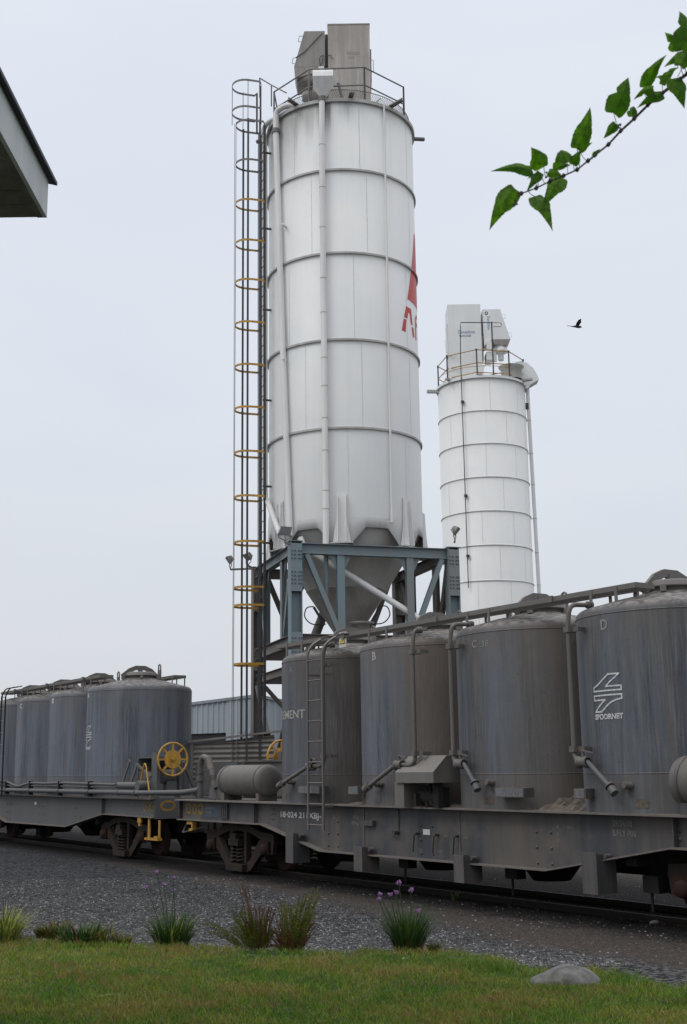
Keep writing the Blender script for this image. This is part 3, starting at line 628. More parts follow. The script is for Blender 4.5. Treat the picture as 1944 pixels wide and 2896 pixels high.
# ------------------------------------------------------------------ wagons
RT = 1.4; ZF = 1.553
def coil(c, r, z0, z1, turns, wr, n=10):
    pts = [Vector((c[0] + r * math.cos(t * 2 * PI * turns / 60), c[1] + r * math.sin(t * 2 * PI * turns / 60), z0 + (z1 - z0) * t / 60)) for t in range(61)]
    return pts
def make_bogie(root, x, mat='bogie'):
    bg_ = MB(); bg_.bx(x - .2, x + .2, -.95, .95, .62, .86); bg_.lathe([(.0, .86), (.18, .86), (.18, 1.0), (0, 1.0)], (x, 0, 0), 16)
    bo = bg_.build('bogie', mat, root)
    for sx in (-1.18, 1.18):
        mb = MB(); mb.tube([(x + sx, -.8, .6), (x + sx, .8, .6)], .07, 12); mb.build('axle', 'dark', bo)
        for sy in (-.56, .56):
            mb = MB(); o = 1 if sy > 0 else -1
            mb.lathe([(.0, -.05), (.09, -.05), (.1, -.03), (.30, -.01), (.37, -.04), (.435, -.045), (.445, .055), (.48, .06), (.475, .085), (.37, .085), (.3, .04), (.1, .06), (0, .06)], (0, 0, 0), 40, axis='y')
            for i, v in enumerate(mb.v): mb.v[i] = (v[0] + x + sx, sy - o * v[1], v[2] + .6)
            mb.build('wheel', 'rustbogie', bo)
    for sy in (-1, 1):
        mb = MB(); y = sy * .95; Y = (0, 1, 0)
        def b_(x0, z0, x1, z1, h_, w_=.11): mb.bar((x + x0, y, z0), (x + x1, y, z1), w_, h_)
        for q in (-1, 1):
            mb.prism([(x + q * a_, z_) for a_, z_ in ((.0, 1.06), (.45, 1.05), (.95, .93), (1.45, .9), (1.47, .74), (1.0, .76), (.5, .9), (.0, .93))], (0, y - .05, 0), (1, 0, 0), (0, 0, 1), (0, .1, 0))
            mb.prism([(x + q * a_, z_) for a_, z_ in ((1.04, .77), (.88, .77), (.72, .6), (.5, .36), (.34, .27), (.34, .10), (.5, .14), (.7, .3), (.96, .5), (1.02, .55))], (0, y - .055, 0), (1, 0, 0), (0, 0, 1), (0, .11, 0))
            mb.prism([(x + q * a_, z_) for a_, z_ in ((.24, .92), (.36, .92), (.34, .28), (.26, .28))], (0, y - .06, 0), (1, 0, 0), (0, 0, 1), (0, .12, 0))
            mb.prism([(x + q * a_, z_) for a_, z_ in ((1.34, .75), (1.46, .75), (1.42, .5), (1.36, .5))], (0, y - .05, 0), (1, 0, 0), (0, 0, 1), (0, .1, 0))
        mb.bx(x - .36, x + .36, y - .17, y + .17, .12, .26)
        sf = mb.build('side_frame', mat, bo)
        for sx in (-1.18, 1.18):
            m2 = MB(); m2.box((x + sx, y, .63), (.3, .2, .26)); m2.lathe([(0, .1), (.11, .1), (.12, .02), (.13, -.1)], (0, 0, 0), 16, axis='y')
            for i in range(8, len(m2.v)): v = m2.v[i]; m2.v[i] = (v[0] + x + sx, y + sy * (v[1] + .06), v[2] + .6)
            m2.build('axle_box', 'rustbogie', bo)
        m3 = MB(); m3.box((x, y + sy * .02, .70), (.42, .34, .14)); m3.box((x, y + sy * .14, .80), (.26, .12, .14)); m3.build('bolster_end', mat, bo)
        for sx, yy in ((-.12, .06), (.12, .06)):
            m4 = MB(); m4.tube(coil((x + sx, y + sy * yy), .085, .27, .64, 5, .02), .02, 6); m4.build('spring', mat, bo)
    return bo

def make_wagon(name, t0, flip, tanks, frame_mat, prof, label):
    """local x runs from tank A (0) to tank D, local y across; side = sign of y that faces the lawn"""
    loc = NV * PERP + U * t0
    root = empty(name, loc[:], -PHI + (PI if flip else 0)); tag(root, label, 'cement wagon')
    side = 1 if flip else -1
    x0, x1 = prof[0][0], prof[-1][0]
    # underframe: two deep side webs with flanges, floor, cross members
    fr = MB()
    for sy in (-1, 1):
        y = sy * 1.2
        poly = [(px, pz) for px, pz in prof] + [(x1, ZF - .02), (x0, ZF - .02)]
        fr.prism(poly, (0, y - .008, 0), (1, 0, 0), (0, 0, 1), (0, .016, 0))
        fr.bx(x0, x1, sy * 1.08, sy * 1.42, ZF - .024, ZF + .003, 1)
        for (ax, az), (bx_, bz) in zip(prof, prof[1:]): fr.bar((ax, sy * 1.24, az), (bx_, sy * 1.24, bz), .22, .022, (0, 0, 1), 1)
        for xx in (x0 + .02, -1.7 if not flip else -.65, 9.4, x1 - .02): fr.bar((xx, sy * 1.25, 1.13), (xx, sy * 1.25, ZF - .03), .1, .02, (1, 0, 0))
    fr.bx(x0, x1, -1.19, 1.19, ZF - .045, ZF - .012)
    fr.build('underframe', [frame_mat, 'flange'], root)
    mb = MB(); mb.bx(x1 - .03, x1 + .01, -1.29, 1.29, 1.08, ZF + .006); mb.build('headstock', frame_mat, root)
    mb = MB(); mb.bx(x0 - .01, x0 + .03, -1.29, 1.29, 1.08, ZF + .006)
    hs = mb.build('headstock', frame_mat, root)
    mb = MB(); mb.bx(x0 - .5, x0, -.12, .12, .78, 1.02); mb.bx(x0 - .62, x0 - .42, -.2, .2, .74, 1.06); mb.build('coupler', 'dark', root)
    mb = MB(); mb.bx(x0 + .2, x1 - .2, -.3, .3, .72, 1.4)
    for i in range(4): mb.bx(i * SP - .1, i * SP + .1, -1.15, 1.15, .85, 1.45)
    mb.build('centre_sill', 'dark', root)
    # bolts on the web
    def bolt(xx, zz, r_):
        mb = MB(); mb.lathe([(r_, 0), (r_ * .9, .012), (r_ * .5, .02), (0, .021)], (0, 0, 0), 8, axis='y')
        mb.v = [(v[0] + xx, side * 1.2085 + side * v[1], v[2] + zz) for v in mb.v]; mb.build('bolt', frame_mat, root)
    for bx_ in ((.98, 1.3), (3.84, 4.16), (6.69, 7.0), (9.44, 9.7)):
        for xx in bx_:
            for zz in (1.24, 1.02, .8):
                if bx_[0] > 9 and zz < 1.1: zz = 1.34
                if (xx, zz) != (.98, 1.24): bolt(xx, zz, .024)
    for xx in (x0 + .25, x0 + .34, -1.0, -1.09, 9.95, x1 - .4):
        for zz in (1.42, 1.32, 1.22): bolt(xx, zz, .014)
    # outlet hoppers hanging between the sills
    for i in range(4):
        mb = MB(); mb.lathe([(.95, 1.3), (.85, .95), (.45, .62), (.3, .42), (0, .42)], (i * SP, 0, 0), 24); mb.build('outlet_hopper', 'dark', root)
    for i in range(3):
        mb = MB(); mb.tube([((i + .32) * SP, side * -.55, .74), ((i + .72) * SP, side * -.55, .74)], .19, 14); mb.build('brake_cylinder', 'dark', root)
    for bxx in ((-2.87, 10.9 - .44) if not flip else (-1.41, 9.6)):
        make_bogie(root, bxx, 'bogie')
    # tanks
    tk = []
    for i in range(4):
        mb = MB(); z0 = 0.0
        prof_t = [(RT, .0), (RT, 2.05 - ZF), (RT, 2.08 - ZF), (RT, 2.0865 - ZF), (RT + .004, 2.089 - ZF), (RT + .004, 2.096 - ZF), (RT, 2.099 - ZF), (RT, 2.105 - ZF), (RT, 2.14 - ZF), (RT, 4.24 - ZF), (RT, 4.272 - ZF), (RT, 4.279 - ZF), (RT + .006, 4.282 - ZF), (RT + .006, 4.293 - ZF), (RT, 4.296 - ZF), (RT, 4.301 - ZF)]
        for k in range(1, 9): a = k / 8 * R_(74); prof_t.append((RT - .15 + .15 * math.cos(a), 4.302 - ZF + .13 * math.sin(a)))
        prof_t += [(1.1, 4.475 - ZF), (.8, 4.56 - ZF), (.55, 4.61 - ZF), (.42, 4.66 - ZF)]
        mb.lathe(prof_t, (0, 0, 0), 96)
        t_ = mb.build('tank', tanks[i], root, (i * SP, 0, ZF - .012)); tk.append(t_)
        mb = MB(); mb.lathe([(.41, 4.62 - ZF), (.41, 4.72 - ZF), (.45, 4.72 - ZF), (.45, 4.75 - ZF), (.43, 4.75 - ZF), (.43, 4.80 - ZF), (.36, 4.83 - ZF), (.0, 4.86 - ZF)], (0, 0, 0), 32)
        ht = mb.build('hatch', 'walk', t_)
        mb = MB()                                            # arched clamp bar over the hatch
        ptsA = [(-.56, 4.74), (-.34, 4.93), (-.14, 5.01), (.14, 5.01), (.34, 4.93), (.56, 4.76)]
        pl_ = [(x, z - ZF) for x, z in ptsA] + [(x * .92, z - ZF - .12) for x, z in ptsA[::-1]]
        mb.prism(pl_, (-.03, 0, 0), (0, 1, 0), (0, 0, 1), (.06, 0, 0)); mb.box((0, 0, 4.90 - ZF), (.1, .1, .12)); mb.build('clamp_bar', 'walk', ht)
        mb = MB(); sg = 1 if not flip else -1; ex = .57 * sg; mb.tube([(-.065, ex, 4.6 - ZF), (-.065, ex, 4.98 - ZF)] + arc((0, ex, 5.0 - ZF), (1, 0, 0), (0, 0, 1), .065, PI, 0, 8) + [(.065, ex, 4.6 - ZF)], .02, 7)
        mb.box((0, ex, 4.82 - ZF), (.14, .05, .18)); mb.build('lifting_eye', 'walk', t_)
        for k in range(5): a = R_(70 * k + 20); mb = MB(); mb.box((.5 * math.cos(a), .5 * math.sin(a), 4.68 - ZF), (.08, .08, .1), Matrix.Rotation(a, 3, 'Z')); mb.build('hatch_lug', 'walk', ht)
    # walkways: channel edges, grating and posts standing on the domes
    wz = 4.70 if not flip else 4.75
    runs = [(-1.15, 8.82, -1.08, -.71, (-.7, -.12, 2.25, 2.8, 5.1, 5.65, 7.95, 8.45))] if not flip else [(.3, 8.6, .66, 1.04, (.9, 1.45, 3.2, 3.75, 6.0, 6.5, 8.4)), (-.35, 2.3, -1.2, -.85, (-.25, .25, 1.9))]
    for X0, X1, wy0, wy1, posts in runs:
        mb = MB()
        for yy in (wy0, wy1): mb.bx(X0, X1, yy - .008, yy + .008, wz - .075, wz)
        mb.bx(X0 - .008, X0 + .008, wy0 + .009, wy1 - .009, wz - .075, wz); mb.bx(X1 - .008, X1 + .008, wy0 + .009, wy1 - .009, wz - .075, wz)
        wk = mb.build('walkway', 'walk', root)
        mb = MB(); xx = X0 + .03
        while xx < X1 - .02: mb.bx(xx, xx + .01, wy0 + .009, wy1 - .009, wz - .055, wz - .03); xx += .055
        for k in range(1, 6): yy = wy0 + k * (wy1 - wy0) / 6; mb.bx(X0 + .01, X1 - .01, yy - .004, yy + .004, wz - .052, wz - .033)
        mb.build('grating', 'walk', wk)
        for px in posts:
            for yy, so in ((wy0 - .014, 1), (wy1 + .014, 1)):
                mb = MB(); mb.bx(px - .028, px + .028, yy - .006, yy + .006, 4.36 if abs(yy) > .95 else 4.48, wz - .01); mb.build('walkway_post', 'walk', wk)
    mb = MB()
    for px in (1.4, 4.25, 7.1):
        q = -1 if not flip else 1; mb.bx(px - .05, px + .05, q * 1.095 - .02, q * 1.095 + .02, wz - .085, wz + .012)
    mb.build('walkway_joint', 'walk', root)
    return root, tk, side, hs

profR = [(-5.17, 1.115), (-1.35, 1.115), (.87, .70), (6.98, .715), (9.37, 1.13), (13.3, 1.115)]
profL = [(-3.87, 1.115), (-.85, 1.13), (1.75, .74), (6.75, .72), (9.2, 1.115), (13.3, 1.115)]
WR, TR, _, hsR = make_wagon('cement_wagon', T_A, False, ['tankA', 'tankB', 'tankC', 'tankD'], 'frame', profR, 'dusty brown stained cement wagon with four tanks, nearest on the right, SEMENT on one tank')
WL, TL, _, hsL = make_wagon('cement_wagon', T_A - GAP, True, ['tankL'] * 4, 'frameL', profL, 'cleaner blue grey four tank cement wagon on the left with a yellow handwheel')

# --- lettering on the near wagon
def letters(root, name, mat, items):
    mb = MB()
    for it in items: glyphs(mb, *it[:3], **it[3])
    return mb.build(name, mat, root)
zt = ZF - .012
RW = RT * PI / 180
letters(TR[0], 'letter_a', 'faint', [('A', .17, cyl_fn(-93.9, 4.05 - zt, RT), dict(fit=(5.6 * RW, .115)))])
letters(TR[1], 'letter_b', 'faded', [('B', .19, cyl_fn(-91.8, 4.065 - zt, RT), dict(fit=(5.0 * RW, .15), bold=.008))])
letters(TR[2], 'letter_c', 'faint', [('C', .16, cyl_fn(-93.3, 4.045 - zt, RT), dict(fit=(5 * RW, .12), bold=.004)), ('38', .12, cyl_fn(-84, 4.04 - zt, RT), dict(fit=(6 * RW, .1)))])
letters(TR[3], 'letter_d', 'faint', [('D', .2, cyl_fn(-92.8, 4.045 - zt, RT), dict(fit=(5.4 * RW, .15), bold=.006))])
letters(TR[0], 'cargo_lettering', 'faded', [('SEMENT', .235, cyl_fn(-112.4, 3.155 - zt, RT), dict(fit=(39 * RW, .165), bold=.004))])
letters(TR[3], 'operator_lettering', 'text', [('SPOORNET', .112, cyl_fn(-102, 2.813 - zt, RT), dict(fit=(22 * RW, .078), bold=.004))])
def emblem(tank, a0, z0, scale, sgn=1):
    fn = cyl_fn(a0, z0, RT, sgn); mb = MB(); k = scale
    up = [(0, .285), (0, .335), (.1, .375), (.2, .44), (.31, .51), (.50, .51), (.42, .455), (.33, .40), (.26, .345), (.53, .345), (.53, .288), (0, .285)]
    dn = [(0, .16), (0, .222), (.53, .226), (.53, .168), (.43, .155), (.33, .12), (.25, .07), (.15, 0), (.02, 0), (.08, .06), (.16, .115), (.23, .16), (0, .16)]
    for pl_ in (up, dn):
        q = []
        for (x0, y0), (x1, y1) in zip(pl_, pl_[1:]):
            n_ = max(1, int(abs(x1 - x0) / .07))
            for i in range(n_): q.append((x0 + (x1 - x0) * i / n_, y0 + (y1 - y0) * i / n_))
        q.append(pl_[-1]); stroke(mb, [(x * k, y * k) for x, y in q], .022, fn)
    mb.build('operator_emblem', 'text', tank)
emblem(TR[3], -102, 2.92 - zt, 1.0)
# chips and scratches
mb = MB(); fn = cyl_fn(-92, 0, RT)
for pts in ([(-.12 + .25, 1.2), (.16, 1.05), (.27, .9), (.33, .76)], [(.18, .75), (.22, .5), (.25, .32)], [(.1, .62), (.16, .35), (.21, .1)]): stroke(mb, [(x, y + .35) for x, y in pts], .006, fn)
mb.build('scratches', 'faint', TR[1])
# frame lettering (near wagon)
fy = -1.2125
def FN(x, z): return flat_fn((x, fy - .002, z), (1, 0, 0), (0, 0, 1))
mb = MB(); glyphs(mb, '18·024 211XBJ-', .175, FN(-.76, 1.235), fit=(1.5, .145), bold=.004); mb.build('wagon_number', 'text', WR)
mb = MB(); glyphs(mb, '00 kg', .09, FN(1.82, 1.31), sx=.9); glyphs(mb, '000 kg', .09, FN(1.77, 1.20), sx=.9)
glyphs(mb, 'B', .12, FN(1.16, 1.28)); glyphs(mb, 'A', .09, FN(7.12, 1.3)); glyphs(mb, '11 94065', .055, FN(7.26, 1.31))
for i, ch in enumerate('BCD'): glyphs(mb, ch, .07, FN(7.13, 1.2 - .09 * i), sx=.8)
glyphs(mb, 'OPER', .045, FN(4.45, 1.08)); glyphs(mb, 'OPER', .045, FN(4.97, 1.08))
for xx in (3.75, 4.28, 4.80): glyphs(mb, 'CLOSE', .045, FN(xx, .84))
mb.build('frame_lettering', 'faint', WR)
mb = MB()
for k, (s_, x, z) in enumerate((('09/04/08', 8.25, 1.37), ('B/FLY PIN', 8.24, 1.24))): glyphs(mb, s_, .12, FN(x, z), sx=.85)
mb.build('chalk_writing', 'faint', WR)
mb = MB()
for i in range(3):
    cx = -4.82 + i * .3
    stroke(mb, [(cx + .095 * math.cos(a * PI / 8), 1.355 + .1 * math.sin(a * PI / 8)) for a in range(17)], .045, FN(0, 0))
mb.build('ring_marks', 'ytext', WR)
mb = MB(); mb.bx(-4.06, -3.34, -1.218, -1.2105, 1.19, 1.44); pn = mb.build('data_panel', 'bluepanel', WR)
mb = MB(); f2 = lambda x, z: flat_fn((x, -1.2195, z), (1, 0, 0), (0, 0, 1))
glyphs(mb, '24 11.2005 X 24', .07, f2(-4.0, 1.36), sx=.95); glyphs(mb, '2     21 108', .06, f2(-4.0, 1.28), sx=.95); mb.build('panel_lettering', 'faded', pn)
mb = MB()
for i in range(4): mb.bx(-3.25 + i * .09, -3.2 + i * .09, -1.26, -1.2105, 1.18, 1.5)
mb.bx(-3.26, -2.92, -1.25, -1.2105, 1.46, 1.5); mb.bx(-3.26, -2.92, -1.25, -1.2105, 1.18, 1.22); mb.build('card_holder', 'frame', WR)
mb = MB(); mb.bx(2.2, 2.53, -1.29, -1.2105, 1.2, 1.29); mb.build('frame_box', 'frame', WR)
mb = MB()
for xx in (2.165, 4.88): mb.bx(xx - .01, xx + .01, -1.222, -1.2105, .74, 1.5)
mb.build('web_welds', 'walk', WR)
mb = MB(); mb.bx(3.91, 4.1, -1.22, -1.2105, 1.1, 1.19); mb.build('name_plate', 'white', WR)
for xx in (3.77, 4.31, 4.84):
    mb = MB(); mb.tube([(xx, -1.21, 1.12), (xx, -1.3, 1.12)], .028, 8); mb.bar((xx - .02, -1.29, 1.12), (xx - .05, -1.30, .82), .03, .02, (1, 0, 0)); mb.build('valve_lever', 'frame', WR)
mb = MB(); mb.tube([(3.2, -1.21, 1.12), (3.2, -1.32, 1.12)], .04, 8); mb.bar((3.18, -1.31, 1.12), (3.02, -1.31, 1.14), .03, .06); mb.bx(3.17, 3.23, -1.225, -1.2105, 1.16, 1.5); mb.build('crank_lever', 'frame', WR)
for (a, b2, zt_) in ((-.14, .14, 1.0), (2.2, 2.46, .85), (5.02, 5.27, .85), (7.87, 8.16, 1.02)):
    mb = MB(); y0, y1 = -1.47, -1.2105 + (-.02); zb = zt_ - .55 if zt_ > .9 else .43
    mb.bx(a, b2, y0, y0 + .02, zb, zt_); mb.bx(b2 - .015, b2, y0 + .021, -1.1, zb, zt_ - .02); mb.bx(a, a + .015, y0 + .021, -1.1, zb, zt_ - .02)
    mb.bx(a + .016, b2 - .016, y0 + .021, -1.1, zb, zb + .015); mb.tube([(b2 + .05, -1.36, zt_ - .05), (b2 + .05, -1.26, zt_ - .05)], .035, 8); mb.build('jacking_pad', 'frame', WR)
for xx in (2.95, 5.75, 8.6):
    mb = MB(); mb.tube([(xx, -.9, .70), (xx, -.9, .25)], .02, 7); mb.bx(xx - .08, xx + .2, -.98, -.8, .5, .72); mb.build('outlet_valve', 'dark', WR)
# ladder of the near wagon
mb = MB()
for xx in (.94, 1.46):
    ps = smooth_path([(xx, -1.62, 1.1), (xx, -1.62, 4.42), (xx + .06, -1.3, 4.66), (xx + .12, -.85, 4.70)], .28, 6)
    for a, b2 in zip(ps, ps[1:]): mb.bar(a, b2, .055, .028, (1, 0, 0)) if False else mb.bar(a, b2, .05, .03, (0, 1, .3))
ld = mb.build('ladder', 'pipe', WR)
for k in range(9):
    z = 1.19 + k * .375; mb = MB(); mb.tube([(.94, -1.62, z), (1.46, -1.62, z)], .013, 7); mb.build('rung', 'walk', ld)
mb = MB(); mb.bx(.94, .98, -1.6, -1.3, 1.5, 1.54); mb.bx(1.42, 1.46, -1.6, -1.3, 1.5, 1.54); mb.bx(.94, .98, -1.6, -1.36, 3.9, 3.94); mb.bx(1.42, 1.46, -1.6, -1.36, 3.9, 3.94); mb.build('ladder_bracket', 'pipe', ld)
# vertical pressure pipes
def vpipe(x, xe, ye, right, ex, ez):
    y = -1.53; P_ = [(x + xe, -1.53 + ye, 4.47), (x + .03, -1.5, 4.46), (x, y, 4.2), (x, y, 2.3)]
    if right: P_ += [(x + .16, y - .02, 2.22)]
    else: P_ += [(x - .12, y, 2.235), (x - .42, y, 2.245)]
    mb = MB(); mb.tube(smooth_path(P_, .2, 7), .035, 12); e0 = Vector(P_[0]); e1 = (Vector(P_[0]) - Vector(P_[1])).normalized(); mb.tube([e0 - e1 * .09, e0 - e1 * .05], .055, 12); mb.tube([e0 - e1 * .04, e0], .055, 12); pp = mb.build('discharge_pipe', 'pipe', WR)
    sgn = 1 if right else -1; vx = x + (.17 if right else -.45); mb = MB()
    mb.lathe([(.06, -.09), (.085, -.09), (.085, -.05), (.07, -.04), (.07, .04), (.085, .05), (.085, .09), (.06, .09)], (vx, -1.53, 2.24), 14, axis='x')
    mb.tube([(vx, -1.53, 2.24), (vx, -1.53, 2.4)], .025, 8); mb.bar((vx, -1.55, 2.4), (vx + .26, -1.58, 2.36), .03, .016); mb.build('valve', 'pipe', pp)
    mb = MB(); mb.tube(smooth_path([(vx + sgn * .08, -1.53, 2.24), (vx + sgn * .13, -1.55, 2.22), (ex, -1.6, ez)], .1, 5), .037, 12)
    d = (Vector((ex, -1.6, ez)) - Vector((vx + sgn * .2, -1.55, 2.23))).normalized(); e = Vector((ex, -1.6, ez)); mb.tube([e - d * .09, e - d * .06], .07, 12); mb.tube([e - d * .03, e + d * .07], .06, 12)
    mb.build('outlet_hose', 'pipeblue' if right else 'pipe', pp)
    mb = MB(); mb.bar(e - d * .1, e - d * .1 + Vector((.12, .2, .02)), .05, .03); mb.tube([e - d * .02 + Vector((.13, .1, .05)), e + Vector((.13, .22, .05))], .05, 10); mb.build('hose_bracket', 'pipe', pp)
    for z in (4.1, 2.42):
        mb = MB(); mb.bx(x - .13, x + .17, -1.50, -1.47, z - .035, z + .035); mb.bx(x - .05, x + .05, -1.58, -1.505, z - .04, z + .04); mb.bx(x - .1, x - .07, -1.47, -1.3, z - .03, z + .03); mb.bx(x + .12, x + .15, -1.47, -1.3, z - .03, z + .03); mb.build('pipe_clamp', 'pipe', pp)
vpipe(1.35, .1, .2, False, -.11, 1.9); vpipe(4.16, .05, .16, False, 2.83, 1.86); vpipe(5.18, .08, .42, True, 5.80, 1.90); vpipe(7.9, .08, .42, True, 8.66, 1.87)
# placard boxes
for a, b2 in ((.38, 1.15), (2.1, 2.42), (6.12, 6.78), (7.82, 8.05)):
    mb = MB(); mb.bx(a, b2, -1.5, -1.3, 1.74, 1.88); pb = mb.build('placard_box', 'frame', WR)
    mb = MB(); mb.bx(a + .02, b2 - .02, -1.507, -1.501, 1.755, 1.868); mb.build('placard', 'placard', pb)
    mb = MB(); nl = 5
    for k in range(nl): mb.bx(a + .04, a + .04 + (b2 - a) * .25 * (1 - .3 * (k % 2)), -1.5095, -1.5075, 1.77 + k * .02, 1.776 + k * .02)
    for k in range(6):
        if b2 - a > .5: mb.bx(a + (b2 - a) * (.35 + k * .1), a + (b2 - a) * (.35 + k * .1) + .004, -1.5095, -1.5075, 1.765, 1.85)
    mb.bx(a + .02, b2 - .02, -1.5095, -1.5075, 1.862, 1.868); mb.bx(a + .02, b2 - .02, -1.5095, -1.5075, 1.755, 1.76); mb.build('placard_lines', 'faint', pb)
mb = MB()
for (tk_, a0) in ((TR[1], -93), (TR[3], -76), (TR[2], -87), (TR[0], -109)):
    mb = MB(); f3 = cyl_fn(a0, 1.63 - zt, RT); mb.add([f3(0, 0), f3(.2, 0), f3(.2, .11), f3(0, .11)], [(0, 1, 2, 3)]); mb.build('repair_patch', 'spill' if tk_ is not TR[1] else 'walk', tk_)
# machinery cover between tanks B and C
mb = MB(); mb.prism([(-1.62, 1.95), (-1.62, 2.12), (-1.35, 2.37), (-1.1, 2.38), (-1.1, 1.95)], (3.75, 0, 0), (0, 1, 0), (0, 0, 1), (.04, 0, 0))
mb.prism([(-1.64, 1.95), (-1.64, 2.12), (-1.36, 2.38), (-1.08, 2.39), (-1.08, 2.36), (-1.34, 2.35), (-1.61, 2.11), (-1.61, 1.95)], (3.74, 0, 0), (0, 1, 0), (0, 0, 1), (1.04, 0, 0))
mb.prism([(-1.62, 1.95), (-1.62, 2.12), (-1.35, 2.37), (-1.1, 2.38), (-1.1, 1.95)], (4.74, 0, 0), (0, 1, 0), (0, 0, 1), (.035, 0, 0))
mc = mb.build('machinery_cover', 'coverdust', WR)
mb = MB(); mb.bx(3.66, 3.9, -1.60, -1.58, 1.56, 1.96); mb.bx(3.9, 3.92, -1.6, -1.15, 1.56, 1.94); mb.build('cover_leg', 'coverdust', mc)
mb = MB(); mb.tube([(4.05, -1.35, 1.72), (4.6, -1.35, 1.72)], .12, 14); mb.tube([(4.3, -1.4, 1.57), (4.3, -1.4, 1.9)], .05, 8); mb.box((4.6, -1.35, 1.72), (.12, .26, .3)); mb.box((4.15, -1.45, 1.68), (.06, .2, .2)); mb.tube([(4.45, -1.45, 1.95), (4.45, -1.45, 1.6), (4.7, -1.45, 1.6)], .03, 8); mb.bx(4.62, 4.72, -1.5, -1.4, 1.56, 1.95); mb.build('pump', 'dark', mc)
# spilt cement on the deck edge and on the shoulders
def spill_mesh(root, segs, seed):
    r = random.Random(seed); mb = MB()
    for (x0, x1, y0, y1, hz) in segs:
        nx_, ny_ = max(6, int((x1 - x0) / .05)), 6; vs = []
        for i in range(nx_ + 1):
            for j in range(ny_ + 1):
                e = math.sin(PI * i / nx_) ** .5 * math.sin(PI * j / ny_) if 0 < i < nx_ and 0 < j < ny_ else 0
                vs.append((x0 + (x1 - x0) * i / nx_, y0 + (y1 - y0) * j / ny_, ZF - .004 + (hz * e * r.uniform(.3, 1.1) + .006 if e else -.01)))
        mb.add(vs, [(i * (ny_ + 1) + j, (i + 1) * (ny_ + 1) + j, (i + 1) * (ny_ + 1) + j + 1, i * (ny_ + 1) + j + 1) for i in range(nx_) for j in range(ny_)])
    o = mb.build('spilt_cement', 'spill', root); o['kind'] = 'stuff'
spill_mesh(WR, [(1.6, 2.2, -1.27, -.9, .05), (3.1, 3.75, -1.28, -.8, .07), (3.9, 4.9, -1.28, -.9, .07), (5.2, 6.6, -1.28, -1.0, .05), (6.7, 7.7, -1.29, -.5, .22), (8.6, 9.2, -1.28, -1.1, .03)], 4)
# warning sign
mb = MB(); mb.bx(1.22, 1.46, -1.075, -1.065, 4.44, 4.73); ws = mb.build('warning_sign', 'white', WR)
fs = flat_fn((1.34, -1.0765, 4.585), (1, 0, 0), (0, 0, 1)); mb = MB(); mb.plate([fs(-.095, -.085), fs(.095, -.085), fs(0, .11)]); mb.build('sign_border', 'black', ws)
fs = flat_fn((1.34, -1.078, 4.585), (1, 0, 0), (0, 0, 1)); mb = MB(); mb.plate([fs(-.072, -.07), fs(.072, -.07), fs(0, .08)]); mb.build('sign_field', 'signyellow', ws)
fs = flat_fn((1.34, -1.0795, 4.585), (1, 0, 0), (0, 0, 1)); mb = MB(); mb.plate([fs(.008, .035), fs(-.018, -.012), fs(-.002, -.008), fs(-.008, -.045), fs(.018, -.002), fs(.004, -.006)]); mb.build('lightning_bolt', 'black', ws)
# air tanks at both ends (near wagon)
def airtank(root, x0, x1, y, z, r, name='air_tank', mat='pipe'):
    mb = MB(); pr = [(0, x0)] + [(r * math.sin(a), x0 + .12 - .12 * math.cos(a)) for a in (R_(25), R_(50), R_(72), R_(90))] + [(r * math.sin(a), x1 - .12 + .12 * math.cos(a)) for a in (R_(90), R_(72), R_(50), R_(25))] + [(0, x1)]
    mb.lathe(pr, (0, y, z), 36, axis='x'); o = mb.build(name, mat, root)
    for xx in (x0 + .22, x1 - .2):
        mb = MB(); mb.lathe([(r + .003, xx - .02), (r + .012, xx - .02), (r + .012, xx + .02), (r + .003, xx + .02)], (0, y, z), 36, axis='x'); mb.bx(xx - .06, xx + .06, y - .22, y + .22, ZF + .001, z - r * .8); mb.build('saddle', 'frame', o)
    return o
airtank(WR, -3.55, -1.62, -.93, 1.97, .32); airtank(WR, 9.42, 11.3, -1.12, 1.97, .33)
mb = MB(); mb.bx(-5.05, -1.7, .3, .34, 1.6, 2.36); mb.bx(-5.05, -1.6, .24, 1.15, 2.36, 2.40); mb.bx(-5.08, -5.05, .3, 1.15, 1.56, 2.36); mb.build('end_cabinet', 'frame', WR)
mb = MB(); mb.prism([(-4.2, 1.56), (-4.1, 1.84), (-3.35, 1.99), (-3.38, 1.93), (-3.95, 1.80), (-3.8, 1.56)], (0, -1.05, 0), (1, 0, 0), (0, 0, 1), (0, .5, 0)); mb.bx(-3.9, -3.5, -1.0, -.6, 1.56, 1.86); mb.build('deck_hopper', 'frame', WR)
mb = MB()
for k in range(26): mb.box((-5.05 + k * .075, -1.12 + .05 * (k % 2), ZF + .012), (.05, .1, .03))
mb.build('tread_plate', 'frame', WR)
def arch_hose(root, x, y):
    mb = MB(); P_ = smooth_path([(x, y, 1.56), (x, y, 2.3), (x + .1, y, 2.5), (x + .38, y, 2.44), (x + .62, y, 2.02), (x + .68, y, 1.85)], .14, 6)
    k = len(P_) * 2 // 3; mb.tube(P_, .068, 14); o = mb.build('filling_hose', 'frame', root)
    mb = MB(); L_ = smooth_path([(x + .36, y, 2.46), (x + .62, y, 2.02), (x + .66, y, 1.88)], .14, 14)
    for q0, q1 in zip(L_[::2], L_[1::2]): mb.tube([q0, q0.lerp(q1, .7)], .077, 12)
    mb.build('hose_ribs', 'frame', o); mb = MB(); mb.tube([(x, y, 1.95), (x, y, 2.05)], .095, 12); mb.tube([(x, y, 2.12), (x, y, 2.16)], .09, 12); mb.bar((x - .09, y, 1.6), (x - .09, y, 2.0), .03, .05); mb.build('hose_coupling', 'frame', o)
arch_hose(WR, -4.88, -.9)
